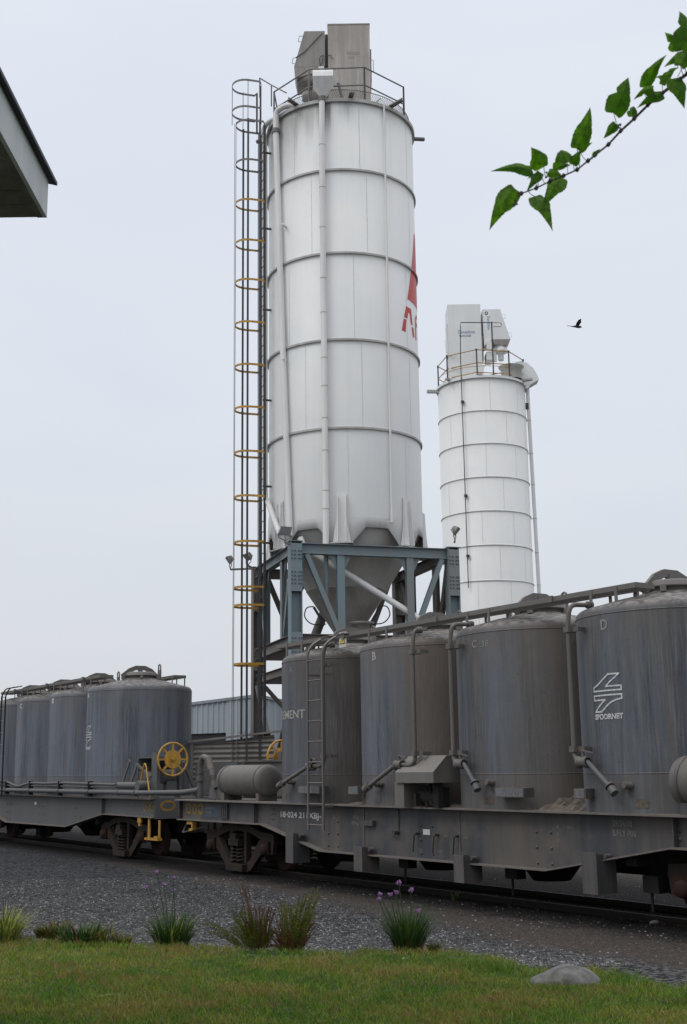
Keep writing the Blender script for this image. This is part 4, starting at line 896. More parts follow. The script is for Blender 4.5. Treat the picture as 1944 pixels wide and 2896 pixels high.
mb = MB(); mb.tube(smooth_path([(-2.8, .6, 2.4), (-2.75, .6, 2.62), (-2.55, .6, 2.7), (-2.3, .6, 2.62), (-2.25, .6, 2.4)], .15, 6), .075, 12); mb.build('bent_hose', 'frame', WR)
def handwheel(root, c, r, fd=(1, 0, 0), mat='yellow', name='handwheel'):
    fd = Vector(fd).normalized(); a = Vector((0, 0, 1)); b_ = fd.cross(a); c = Vector(c); mb = MB()
    mb.tube([c + (a * math.cos(t * PI / 20) + b_ * math.sin(t * PI / 20)) * r for t in range(41)], .026, 8, caps=False)
    n_ = 28; ring = [c + fd * .02 + (a * math.cos(t * 2 * PI / n_) + b_ * math.sin(t * 2 * PI / n_)) * r * .56 for t in range(n_)]; mb.add(ring + [v - fd * .03 for v in ring], [tuple(range(n_)), tuple(range(2 * n_ - 1, n_ - 1, -1))] + [(i, (i + 1) % n_, n_ + (i + 1) % n_, n_ + i) for i in range(n_)])
    for k in range(8):
        t = k * PI / 4; d = a * math.cos(t) + b_ * math.sin(t); mb.bar(c + d * r * .5, c + d * r * .99, .045, .02, fd)
    o = mb.build(name, mat, root); mb = MB(); mb.tube([c - fd * .05, c + fd * .06], .045, 12); mb.tube([c + fd * .06, c + fd * .09], .025, 8)
    for k in range(6): t = k * PI / 3; mb.tube([c + (a * math.cos(t) + b_ * math.sin(t)) * .07 + fd * .02, c + (a * math.cos(t) + b_ * math.sin(t)) * .07 + fd * .035], .01, 6)
    mb.build('wheel_hub', mat, o); return o
handwheel(WR, (-4.9, 1.25, 2.48), .385, (-1, 0, 0))
mb = MB(); mb.bx(-4.83, -4.65, 1.1, 1.35, 1.56, 2.6); mb.build('handbrake_stand', 'frame', WR)
mb = MB(); mb.bx(-4.75, -4.45, -1.3, -1.2, 1.02, 1.08); mb.bx(-4.5, -4.44, -1.31, -1.22, .9, 1.08); mb.bx(-4.62, -4.5, -1.31, -1.22, .88, .93); mb.build('coupling_hook', 'yellow', WR)
mb = MB(); mb.tube([(-5.1, -1.1, 1.05), (-5.15, -1.2, .82)], .02, 6); mb.tube([(-5.15, -1.2, .82), (-4.2, -1.1, .98)], .012, 6); mb.build('uncoupling_rod', 'walk', WR)

# --- left wagon
letters(TL[0], 'letter_a', 'text', [('A', .2, cyl_fn(77.6, 4.105 - zt, RT), dict(fit=(8.5 * RW, .15), bold=.006))])
letters(TL[1], 'letter_b', 'text', [('B', .2, cyl_fn(87.5, 4.1 - zt, RT), dict(fit=(5.6 * RW, .15), bold=.006))])
letters(TL[2], 'letter_c', 'text', [('C', .2, cyl_fn(92.4, 4.08 - zt, RT), dict(fit=(5.4 * RW, .15), bold=.006))])
emblem(TL[0], 72, 2.86 - zt, 1.0)
letters(TL[0], 'operator_lettering', 'text', [('SPOORNET', .105, cyl_fn(72, 2.76 - zt, RT), dict(fit=(21.7 * RW, .078), bold=.004))])
FL_ = lambda x, z, y=1.2125: flat_fn((x, y, z), (-1, 0, 0), (0, 0, 1))
mb = MB()
for i in range(3):
    cx = -(-3.12 - i * .21); 
    stroke(mb, [(cx + .075 * math.cos(a * PI / 8) , 1.355 + .095 * math.sin(a * PI / 8)) for a in range(17)], .035, FL_(0, 0))
mb.build('ring_marks', 'ytext', WL)
mb = MB()
for yy in (.96, .32, -.32, -.96):
    f4 = flat_fn((-3.8835, yy, 1.38), (0, -1, 0), (0, 0, 1)); stroke(mb, [(.17 * math.cos(a * PI / 8), .1 * math.sin(a * PI / 8)) for a in range(17)], .05, f4)
mb.build('headstock_rings', 'ytext', hsL)
mb = MB(); glyphs(mb, 'A  11 12.05', .05, FL_(.75, 1.46)); glyphs(mb, '42 000 kg', .08, FL_(6.1, 1.4)); glyphs(mb, '18 000 kg', .08, FL_(6.1, 1.3)); glyphs(mb, '11 07', .06, FL_(-2.3, 1.37)); glyphs(mb, '18-024 2', .16, FL_(7.8, 1.25))
for k, ch in enumerate('BCDEF'): glyphs(mb, ch, .06, FL_(.8, 1.36 - .085 * k))
mb.build('frame_lettering', 'faint', WL)
mb = MB(); mb.bx(4.4, 4.55, 1.2105, 1.22, 1.27, 1.35); mb.build('name_plate', 'white', WL)
# long side pipes above the sill
mb = MB(); mb.tube(smooth_path([(8.3, 1.49, 1.68), (-3.6, 1.49, 1.685), (-5.0, 1.1, 1.70), (-5.44, .92, 1.76), (-5.45, .9, 1.95)], .2, 6), .058, 14); lp = mb.build('supply_pipe', 'frameL', WL)
for xx in (6.3, 4.2, 1.85, -.3, -2.2, -3.2): 
    mb = MB(); mb.tube([(xx - .02, 1.49, 1.68), (xx + .02, 1.49, 1.68)], .075, 14); mb.build('pipe_flange', 'frameL', lp)
mb = MB(); mb.tube(smooth_path([(8.2, 1.49, 1.93), (6.3, 1.49, 1.93), (5.3, 1.49, 1.78), (4.2, 1.49, 1.9), (3.0, 1.49, 1.88), (1.85, 1.49, 1.905), (-2.0, 1.49, 1.87)], .3, 5), .034, 10); mb.build('air_line', 'frameL', WL)
mb = MB(); mb.tube(smooth_path([(8.2, 1.47, 1.84), (6.3, 1.47, 1.83), (5.3, 1.47, 1.76), (4.2, 1.47, 1.82), (-2.0, 1.47, 1.8)], .3, 5), .024, 8); mb.build('air_line', 'frameL', WL)
for xx in (6.3, 4.2, 1.85, -.3):
    mb = MB(); mb.bx(xx - .03, xx + .03, 1.41, 1.535, 1.56, 1.95); mb.build('pipe_bracket', 'dark', WL)
mb = MB(); mb.tube([(-2.0, 1.4, 1.85), (-3.3, 1.4, 1.85)], .085, 14); mb.tube([(-3.3, 1.5, 1.84), (-3.3, 1.2, 1.84)], .13, 14); mb.build('manifold', 'frameL', WL)
mb = MB()
for (xa, za, xb, zb) in ((-1.7, 1.86, -2.15, 2.45), (-2.2, 1.86, -2.6, 2.35)): mb.bar((xa, 1.2, za), (xb, 1.2, zb), .03, .09)
mb.bar((-2.6, 1.2, 2.35), (-3.4, 1.2, 2.05), .03, .06)
mb.build('support_struts', 'frameL', WL)
mb = MB(); mb.bx(-1.95, -3.0, .2, .9, 2.5, 2.54); mb.bx(-1.95, -2.0, .2, .9, 2.0, 2.5); mb.bx(-2.0, -3.0, .2, .24, 2.04, 2.5); mb.bx(-2.0, -3.0, .85, .88, 2.0, 2.18); mb.build('equipment_box', 'frameL', WL)
mb = MB(); mb.bx(-3.45, -3.75, 1.12, 1.2, 1.56, 2.62); mb.bx(-3.45, -3.75, .55, .6, 1.56, 2.3); mb.bar((-3.75, .1, 1.56), (-3.75, .5, 2.4), .08, .08); mb.tube([(-3.5, .86, 2.455), (-3.86, .86, 2.455)], .05, 12); mb.tube([(-3.6, 1.0, 2.05), (-3.6, .7, 2.05)], .17, 14); mb.box((-3.65, .8, 1.8), (.2, .25, .3)); mb.build('handbrake_stand', 'frameL', WL)
handwheel(WL, (-3.9, .86, 2.455), .385, (-1, 0, 0))
mb = MB(); mb.bx(-1.6, -3.85, -.95, -.9, 1.56, 2.36); mb.build('end_cabinet', 'frameL', WL)
mb = MB(); mb.tube([(-2.98, 1.33, 1.56)] + smooth_path([(-3.27, 1.33, 2.28), (-3.35, 1.33, 2.38), (-3.44, 1.33, 2.28)], .05, 4) + [(-3.68, 1.33, 1.56)], .02, 8); mb.build('grab_handle', 'yellow', WL)
mb = MB(); mb.bx(-3.5, -3.6, 1.26, 1.29, .62, 1.1); mb.bx(-4.08, -4.15, 1.26, 1.29, .66, 1.06); mb.bx(-3.42, -4.15, 1.22, 1.34, .60, .65); mb.bx(-3.95, -4.1, 1.22, 1.34, .64, .70); mb.build('shunter_step', 'yellow', WL)
mb = MB(); mb.bx(-2.95, -3.15, 1.28, 1.32, .98, 1.1); mb.bx(-3.02, -3.1, 1.28, 1.32, .9, 1.0); mb.build('label_hook', 'yellow', WL)
mb = MB()
for xx in (6.93, 6.55): mb.bx(xx - .03, xx + .03, 1.54, 1.57, 1.5, 4.5)
for xx in (6.93, 6.55):
    ps = smooth_path([(xx, 1.555, 4.5), (xx, 1.45, 4.76), (xx, 1.05, 4.82)], .2, 5)
    for a, b2 in zip(ps, ps[1:]): mb.bar(a, b2, .06, .03)
ld2 = mb.build('ladder', 'dark', WL)
for k in range(9): mb = MB(); mb.tube([(6.55, 1.555, 1.6 + k * .36), (6.93, 1.555, 1.6 + k * .36)], .013, 6); mb.build('rung', 'walk', ld2)

# ------------------------------------------------------------------ tall silo
SC = Vector((.062, 34.0, 0)); SR = 2.168
def SP3(a, r, z): a = R_(a); return Vector((r * math.sin(a), -r * math.cos(a), z))
SIL = empty('cement_silo', SC[:]); tag(SIL, 'tall white cement silo on a blue steel tower with a caged ladder', 'silo')
ztop = 20.85
mb = MB(); mb.lathe([(SR, 8.7), (SR, ztop), (SR * .6, ztop + .25), (.3, ztop + .4), (0, ztop + .4)], (0, 0, 0), 128)
n_ = 336; vs = []; fs_ = []
def skirt_bottom(a):                                          # seven notches, between the seven feet
    k = ((a - 22.7 + 25.714) % 51.43) - 25.714; k = abs(k)
    if k < 8.7: return 8.44
    if k < 19.5: return 8.44 - (k - 8.7) / 10.8 * .46
    return 7.98
for i in range(n_): a = i * 360 / n_; vs += [SP3(a, SR, 8.7), SP3(a, SR, skirt_bottom(a)), SP3(a, SR - .015, skirt_bottom(a))]
for i in range(n_): j = (i + 1) % n_; fs_ += [(3 * i, 3 * j, 3 * j + 1, 3 * i + 1), (3 * i + 1, 3 * j + 1, 3 * j + 2, 3 * i + 2)]
mb.add(vs, fs_, 0, True)
shell = mb.build('shell', 'silo', SIL)
for z in (18.68, 16.18, 13.65, 11.15):
    mb = MB(); mb.lathe([(SR, z - .028), (SR + .052, z - .028), (SR + .052, z - .008), (SR + .052, z + .006), (SR + .052, z + .028), (SR, z + .028)], (0, 0, 0), 128, smooth=False); mb.build('flange_ring', 'ringgrey', SIL)
mb = MB(); mb.lathe([(SR, ztop - .08), (SR + .07, ztop - .08), (SR + .07, ztop + .02), (SR - .1, ztop + .03)], (0, 0, 0), 128, smooth=False); mb.build('rim', 'ringgrey', SIL)
mb = MB()                                                     # plate joints
def seam_v(a, z0, z1, w_=.012): q = [SP3(a, SR + .004, z0), SP3(a + .35, SR + .004, z0), SP3(a + .35, SR + .004, z1), SP3(a, SR + .004, z1)]; mb.add(q, [(0, 1, 2, 3)])
lv = [8.7, 11.12, 13.62, 16.15, 18.65, 20.77]
for i in range(5):
    for a in ((-32, 10, 55) if i % 2 else (-50, 2, 50)): seam_v(a + i * 3, lv[i] + .04, lv[i + 1] - .04)
mb.lathe([(SR + .004, 8.69), (SR + .004, 8.705)], (0, 0, 0), 128)
mb.build('plate_seams', 'seam', SIL)
mb = MB(); mb.lathe([(SR - .03, 8.62), (1.125, 7.02)], (0, 0, 0), 96); cone = mb.build('hopper_cone', 'cone', SIL)
mb = MB(); mb.lathe([(1.128, 7.02), (1.14, 7.01), (1.12, 6.99), (.40, 5.9), (.36, 5.82)], (0, 0, 0), 96); mb.build('cone_lower', 'coneouter', cone)
mb = MB(); mb.lathe([(.3, 6.12), (.36, 6.12), (.36, 6.06), (.26, 6.04), (.2, 5.8), (.15, 5.5)], (.38, -.3, 0), 24); mb.tube([(.3, -.25, 5.6), (.3, -.25, 5.2)], .2, 14); mb.build('outlet_valve', 'coneouter', SIL)
for sg in (-1, 1):
    mb = MB(); c0 = Vector((sg * .62, -.35, 6.25)); mb.bar(c0 + Vector((sg * .0, 0, -.2)), c0 + Vector((sg * .3, 0, .3)), .06, .07); mb.tube(smooth_path([c0 + Vector((sg * .3, 0, .32)), c0 + Vector((sg * .5, 0, .3)), c0 + Vector((sg * .58, 0, .05)), c0 + Vector((sg * .4, 0, -.17)), c0 + Vector((sg * .08, 0, -.2))], .16, 6), .017, 7); mb.build('vibrator_hose', 'ladder', SIL)
# feet
for k in range(7):
    a = -3 + k * 51.43; mb = MB(); d = SP3(a, 1, 0); t = Vector((d.y, -d.x, 0)) * -1
    o = SP3(a, SR + .012, 0)
    mb.prism([(-.13, 9.35), (.13, 9.35), (.15, 8.6), (.24, 8.03), (-.24, 8.03), (-.15, 8.6)], o, t, (0, 0, 1), d * .02)
    for s_ in (-.11, .11): mb.prism([(0, 9.3), (.07, 9.25), (.1, 8.6), (.16, 8.03), (0, 8.03)], o + t * s_ + d * .021, d, (0, 0, 1), t * .015)
    ft = mb.build('foot', 'silopipe', SIL)
    mb = MB(); mb.box(o + d * .02 + Vector((0, 0, 7.985 - o.z)), (.62, .34, .03), Matrix.Rotation(R_(a), 3, 'Z')); mb.build('base_plate', 'ringgrey', ft)
# brand logo on the right flank
mb = MB()
def sil_patch(pts, nsub=6):
    q = []
    for i in range(len(pts)):
        a, b2 = pts[i], pts[(i + 1) % len(pts)]
        for k in range(nsub): q.append((a[0] + (b2[0] - a[0]) * k / nsub, a[1] + (b2[1] - a[1]) * k / nsub))
    return q
def strip_patch(lo, hi, zlo, zhi, n=14, off=.006):           # between two angle(z) curves
    vs = []
    for k in range(n + 1):
        z = zlo + (zhi - zlo) * k / n; a, b2 = lo(z), hi(z)
        for j in range(13): vs.append(SP3(a + (b2 - a) * j / 12, SR + off, z))
    mb.add(vs, [(i * 13 + j, i * 13 + j + 1, (i + 1) * 13 + j + 1, (i + 1) * 13 + j) for i in range(n) for j in range(12)])
strip_patch(lambda z: 57.6 + (z - 15.2) / 2.3 * 19, lambda z: 96 - (z - 15.2) / 2.3 * 14, 15.2, 17.5, 30)
strip_patch(lambda z: 49 + (z - 14.17) / .78 * 6, lambda z: 54 + (z - 14.17) / .42 * 1.5, 14.17, 14.55)
strip_patch(lambda z: 52 + (z - 14.57) / .38 * 3.4, lambda z: 57 + (z - 14.57) / .38 * 2, 14.60, 14.96)
strip_patch(lambda z: 58, lambda z: 63, 14.8, 14.96)
strip_patch(lambda z: 60 + (14.96 - z) * 5, lambda z: 63.5 + (14.96 - z) * 5, 14.5, 14.96)
strip_patch(lambda z: 63.5 + (14.5 - z) * 6, lambda z: 67 + (14.5 - z) * 7, 14.17, 14.45)
strip_patch(lambda z: 72, lambda z: 75, 14.17, 14.85); strip_patch(lambda z: 75.2, lambda z: 79, 14.6, 14.72); strip_patch(lambda z: 75.2, lambda z: 80, 14.85, 14.96)
mb.build('red_logo', 'red', shell)
mb = MB(); mb.lathe([(SR + .0535, 16.152), (SR + .0545, 16.208)], (0, 0, 0), 40, a0=R_(-90 + 65.5), a1=R_(-90 + 92), smooth=False); mb.build('red_ring_paint', 'red', shell)
# pipes down the shell
mb = MB(); mb.tube([SP3(-13, SR + .13, 20.8)] + [SP3(-13.3, SR + .13, z) for z in (19.3, 17.7, 15, 12, 9, 8.5)] + [SP3(-13.6, SR + .13, 7.9)], .085, 14); vp = mb.build('vent_pipe', 'silopipe', SIL)
for z in (19.4, 18.1, 16.9, 15.4, 14.4, 13.1, 12.3, 11.4, 10.5, 9.4, 8.9): mb = MB(); mb.tube([SP3(-13.3, SR + .13, z), SP3(-13.3, SR + .13, z + .02)], .092, 14); mb.build('pipe_collar', 'ringgrey', vp)
mb = MB(); mb.tube([SP3(-13.6, SR + .13, 7.9), SP3(-13.6, SR + .13, 7.75), SP3(-13.6, SR + .13, 6.9), SP3(-13.6, SR + .13, 6.5)], [.085, .065, .065, .06], 12); mb.build('pipe_tail', 'bluesteel', vp)
mb = MB(); mb.tube(smooth_path([SP3(-40, SR - .1, 21.0), SP3(-44, SR + .1, 21.0), SP3(-53, SR + .17, 20.95), SP3(-54, SR + .15, 20.3), SP3(-48, SR + .12, 14), SP3(-41.5, SR + .1, 8.3)], .22, 7), .085, 14); fp = mb.build('fill_pipe', 'silopipe', SIL)
mb = MB(); mb.tube([SP3(-53.8, SR + .15, 20.28), SP3(-53.7, SR + .15, 20.4)], .12, 14); mb.build('pipe_collar', 'galv', fp)
for z in (17.3, 13.3): mb = MB(); mb.bar(SP3(-47, SR, z), SP3(-45, SR + .2, z), .05, .05); mb.build('pipe_bracket', 'silopipe', fp)
mb = MB(); mb.tube(smooth_path([SP3(-60, SR - .1, 21.0), SP3(-70, SR + .12, 20.95), SP3(-76, SR + .2, 20.85), SP3(-77, SR + .14, 20.3), SP3(-77, SR + .14, 9.6), SP3(-66, SR + .2, 9.45), SP3(-46, SR + .3, 8.35)], .2, 7), .075, 12); mb.build('fill_pipe', 'silopipe', SIL)
mb = MB(); mb.tube([SP3(34.5, SR + .06, 20.95), SP3(34, SR + .06, 15), SP3(33.5, SR + .06, 8.65)], .03, 8); mb.tube([SP3(34.5, SR + .06, 20.95), SP3(33, SR - .02, 21.1), SP3(31, SR - .1, 21.0)], .03, 8); mb.tube([SP3(33.6, SR + .06, 8.9), SP3(33.5, SR + .06, 8.6)], .045, 8); mb.build('drain_pipe', 'silopipe', SIL)
# roof: stub channels, mesh kick board, railing
for (a, l_) in ((97, .42), (-97, .42), (-35, .4), (8, .3), (42, .5)):
    mb = MB(); p0 = SP3(a, SR - .1, ztop + .06); p1 = SP3(a, SR + l_, ztop + .06); mb.bar(p0, p1, .14, .02); mb.bar(p0 + Vector((0, 0, .045)), p1 + Vector((0, 0, .045)), .02, .07); mb.build('stub_channel', 'galv', SIL)
RR = SR - .08; angs = [-70, -25, 20, 65, 110, 155, 200, 245]; zr0, zr1 = ztop + .05, ztop + 1.13
rl = None; mb = MB()
for i in range(8):
    a, b2 = angs[i], angs[(i + 1) % 8] if i < 7 else 290
    if i == 6: continue                                     # gate to the ladder
    for z in (zr1, zr0 + .52): mb.tube([SP3(a, RR, z), SP3(b2, RR, z)], .022, 7)
rl = mb.build('guard_rail', 'galv', SIL)
for a in angs: mb = MB(); mb.tube([SP3(a, RR, zr0 - .1), SP3(a, RR, zr1 + .01)], .027, 8); mb.box(SP3(a, RR, zr0 - .02), (.12, .12, .02), Matrix.Rotation(R_(a), 3, 'Z')); mb.build('rail_post', 'ladder' if a in (20, 65) else 'galv', rl)
mb = MB(); nn = 200
for i in range(nn):
    a = i * 360 / nn
    if abs(a - 270) < 10: continue
    mb.bar(SP3(a, RR, zr0 + .0), SP3(a + 4.2, RR, zr0 + .30), .007, .007); mb.bar(SP3(a + 4.2, RR, zr0 + .0), SP3(a, RR, zr0 + .30), .007, .007)
mb.tube([SP3(a, RR, zr0 + .31) for a in range(-78, 262, 6)], .012, 5); mb.build('mesh_kickboard', 'galv', rl)
mb = MB()
for q in ((at(735, 220, 33.6), at(768, 240, 33.3)), (at(768, 240, 33.3), at(810, 262, 32.6)), (at(735, 220, 33.6), at(735, 275, 33.6)), (at(768, 240, 33.3), at(768, 300, 33.3))): mb.tube([q[0] - SC, q[1] - SC], .02, 7)
mb.build('ladder_gate', 'galv', SIL)
# dust filter on the roof
DF = empty('filter', (0, 0, 0)); DF.name = 'dust_filter'; DF.location = SC + Vector((0, 0, 21.0)); tag(DF, 'grime stained brown and white dust filter on top of the tall silo', 'dust filter')
b0 = Vector((-.335, -1.0, .0))
mb = MB(); mb.bx(-.335, .915, -1.0, .2, -.2, 2.99); fb = mb.build('housing', 'dirtywhite', DF)
mb = MB(); mb.bx(-.345, .925, -1.01, .21, 2.99, 3.03); mb.build('housing_lid', 'filterdark', fb)
mb = MB(); glyphs(mb, 'ldson', .2, flat_fn((.22, -1.006, 2.0), (1, 0, 0), (0, 0, 1)), sx=.9); glyphs(mb, 'DCE', .09, flat_fn((.27, -1.006, 1.88), (1, 0, 0), (0, 0, 1))); mb.build('maker_lettering', 'filterdark', fb)
mb = MB(); mb.bx(-.42, -.34, -.85, .05, .3, 2.78); mb.build('joint_frame', 'ladder', DF)
mb = MB(); mb.prism([(-.425, 2.83), (-1.04, 2.83), (-1.35, 1.66), (-.425, 1.66)], (0, -.95, 0), (1, 0, 0), (0, 0, 1), (0, 1.0, 0)); fh = mb.build('fan_hood', 'filterdark', DF)
mb = MB(); mb.prism([(-1.35, 1.655), (-.5, 1.655), (-.55, 1.5), (-1.28, 1.3)], (0, -.95, 0), (1, 0, 0), (0, 0, 1), (0, 1.0, 0)); mb.build('hood_base', 'filterdark', fh)
mb = MB(); mb.lathe([(.3, 1.56), (.33, 1.5), (.33, 1.3), (.3, 1.22), (.12, 1.2), (.12, 1.0), (.18, .98), (.18, .75), (0, .72)], (-.95, -.6, 0), 24); mb.lathe([(.0, 1.2), (.12, 1.2), (.12, .72), (0, .7)], (-.72, -.7, 0), 16); mb.build('fan_motor', 'filterdark', DF)
mb = MB(); mb.bx(-.62, -.46, -1.02, -.9, 1.2, 1.62); mb.build('junction_box', 'cleanwhite', DF)
mb = MB(); mb.tube(smooth_path([(-.56, -1.0, 1.6), (-.6, -1.02, 1.9), (-.48, -1.02, 2.0), (-.5, -1.02, 1.75), (-.58, -1.02, 1.62)], .08), .012, 6); mb.tube([(-1.3, -.97, 1.95), (-1.05, -.97, 2.12), (-.5, -.97, 2.75)], .012, 6); mb.tube([(-.5, -1.02, 1.95), (-.25, -1.03, 1.98), (-.2, -1.03, 1.85)], .01, 6); mb.build('cables', 'ladder', DF)
for (x, z) in ((-1.12, 2.5), (-1.31, 1.78)): mb = MB(); mb.tube([(x, -.9, z), (x - .1, -.9, z + .02), (x - .07, -.9, z + .2), (x + .04, -.9, z + .2)], .01, 6); mb.build('hood_handle', 'galv', fh)
mb = MB(); mb.bx(.918, .96, -.8, .0, 1.3, 2.3); mb.tube([(.96, -.7, 2.0), (1.02, -.7, 2.0), (1.02, -.7, 1.6), (.96, -.7, 1.6)], .01, 6); mb.build('side_door', 'filterdark', fb)
mb = MB(); mb.bar((-.05, -1.3, .9), (.15, -1.1, .1), .06, .06); mb.build('stay', 'galv', DF)
# relief valve hood above the vent pipe
mb = MB(); oc = SP3(-12, SR + .12, 0); cx, cy = oc.x, oc.y
prof_h = [(-.30, 21.33), (-.30, 21.5), (-.26, 21.62), (-.18, 21.68), (.18, 21.68), (.26, 21.62), (.30, 21.5), (.30, 21.33)]
yA, yB = cy - .3, cy + .35
vs = [(cx + x, yA, z) for x, z in ((-.28, 21.33), (-.28, 21.55), (-.2, 21.64), (.22, 21.64), (.28, 21.33))]; 
sec = [(-.34, 21.36), (-.30, 21.52), (-.18, 21.64), (0, 21.7), (.16, 21.68), (.28, 21.6), (.34, 21.4)]
mb.prism([(p_[0], p_[1]) for p_ in sec], (cx - .29, cy, 0), (0, 1, 0), (0, 0, 1), (.58, 0, 0))
n4 = [(-.29, -.34), (.29, -.34), (.29, .34), (-.29, .34)]
mb.add([(cx + a, cy + b2, 21.36) for a, b2 in n4] + [(cx + a * .25, cy + b2 * .22, 20.9) for a, b2 in n4], [(0, 1, 5, 4), (1, 2, 6, 5), (2, 3, 7, 6), (3, 0, 4, 7), (4, 5, 6, 7)])
mb.build('relief_hood', 'silopipe', SIL)
mb = MB(); mb.tube([SP3(-13, SR + .13, 20.9), SP3(-13, SR + .13, 20.76)], .1, 14); mb.build('hood_collar', 'galv', vp)
# caged ladder (stands against the left face)
RD = Vector((math.cos(R_(17)), math.sin(R_(17)), 0)); BD = Vector((-math.sin(R_(17)), math.cos(R_(17)), 0))
LC = -RD * 2.42 + BD * -.05
zl0, zl1 = .3, 20.75
LAD = mb = MB()
for e in (-.24, .24): mb.bar(LC + BD * e + Vector((0, 0, zl0)), LC + BD * e + Vector((0, 0, zl1)), .07, .028, BD)
for e in (-.24, .24): mb.bar(LC + BD * e + Vector((-.0, 0, zl1)) - RD * .12, LC + BD * e + Vector((0, 0, 22.0)) - RD * .12, .05, .03, BD)
LD = mb.build('ladder', 'ladder', SIL)
z = zl0 + .2
while z < zl1: mb = MB(); mb.tube([LC - BD * .24 + Vector((0, 0, z)), LC + BD * .24 + Vector((0, 0, z))], .012, 5, caps=False); mb.build('rung', 'ladder', LD); z += .3
for zc in (22.04, 21.19, 20.79, 19.54, 18.29, 17.04, 15.84, 14.57, 13.31, 12.07, 10.8, 9.54, 8.27, 7.02, 6.53, 4.95):
    top = zc > 21; r_ = .36 if not top else .40; o = LC + Vector((0, 0, zc)) - (RD * .1 if top else Vector((0, 0, 0))); dp = .44 if not top else .42
    P_ = [o + BD * .24, o + BD * r_ - RD * .06, o + BD * r_ - RD * dp] + [o - RD * dp + BD * r_ * math.cos(t * PI / 12) - RD * r_ * math.sin(t * PI / 12) for t in range(1, 12)] + [o - BD * r_ - RD * dp, o - BD * r_ - RD * .06, o - BD * .24]
    mb = MB()
    for a, b2 in zip(P_, P_[1:]): mb.bar(a, b2 + (b2 - a) * .03, .012, .06)
    mb.build('cage_hoop', 'galv' if top or zc > 19 else 'yellow', LD)
for (bx_, rx, wd) in ((0, .80, .05), (-.33, .46 + .05, .055), (.33, .46 + .05, .055), (-.34, .16, .03)):
    o = LC + BD * bx_ - RD * rx; mb = MB(); mb.bar(o + Vector((0, 0, 2.4)), o + Vector((0, 0, 20.85)), .022 if bx_ else .02, .055 if bx_ else .012, RD); mb.build('cage_bar', 'ladder', LD)
for (bx_, rx) in ((-.34, .52), (.34, .52), (0, .92)):
    o = LC + BD * bx_ - RD * rx; mb = MB(); mb.bar(o + Vector((0, 0, 20.75)), o + Vector((0, 0, 22.06)), .045, .012, RD); mb.build('cage_bar', 'galv', LD)
for zc in (20.0, 17.6, 15.1, 12.4, 9.9, 8.3): mb = MB(); mb.bar(LC + Vector((0, 0, zc)), LC + RD * .3 + Vector((0, 0, zc)), .04, .05); mb.build('ladder_stay', 'ladder', LD)
mb = MB(); o = LC - RD * .2 - BD * .3; mb.tube([o + Vector((0, 0, 20.4)), o + Vector((0, 0, 3.0))], .014, 6); mb.build('earth_cable', 'ladder', LD)
mb = MB(); o = LC - RD * .84; mb.tube([o + Vector((0, 0, 20.8)), o + Vector((.02, 0, 9)), o + Vector((0, 0, 2.2))], .008, 5); mb.build('safety_line', 'galv', LD)
# steel tower
def frame_pt(i, j, z): return RD * (i * 2.18 + .12) + BD * (j * 2.17) + Vector((0, 0, z))
TZ = 7.95
TW = empty('silo_tower', SC[:]); tag(TW, 'blue grey steel support tower of braced columns under the tall silo', 'steel tower')
def col_mat(i, j): return 'bluesteel' if j < 0 else 'brownsteel'
for i in (-1, 1):
    for j in (-1, 1):
        mb = MB(); mb.ibeam(frame_pt(i, j, 0), frame_pt(i, j, TZ), .31, .31, .025, RD); c_ = mb.build('column', col_mat(i, j), TW)
        o = frame_pt(i, j, 0)
        for z0_, z1_, rows in ((TZ - 1.3, TZ - .05, [TZ - .25 - k * .1 for k in range(3)] + [TZ - .8 - k * .1 for k in range(4)]), (4.95, 5.6, [5.45, 5.35, 5.2, 5.1])):
            mb = MB(); mb.bar(o - BD * .163 + Vector((0, 0, z0_)), o - BD * .163 + Vector((0, 0, z1_)), .30, .012, BD)
            for zz in rows:
                for q in (-.12, -.04, .06, .12): mb.box(o + RD * q - BD * .175 + Vector((0, 0, zz)), (.03, .03, .03), Matrix.Rotation(R_(17), 3, 'Z'), 1)
            mb.build('splice_plate', [col_mat(i, j), 'ladder'], c_)
        mb = MB(); mb.box(o + Vector((0, 0, TZ + .012)), (.36, .36, .02), Matrix.Rotation(R_(17), 3, 'Z')); mb.build('cap_plate', col_mat(i, j), c_)
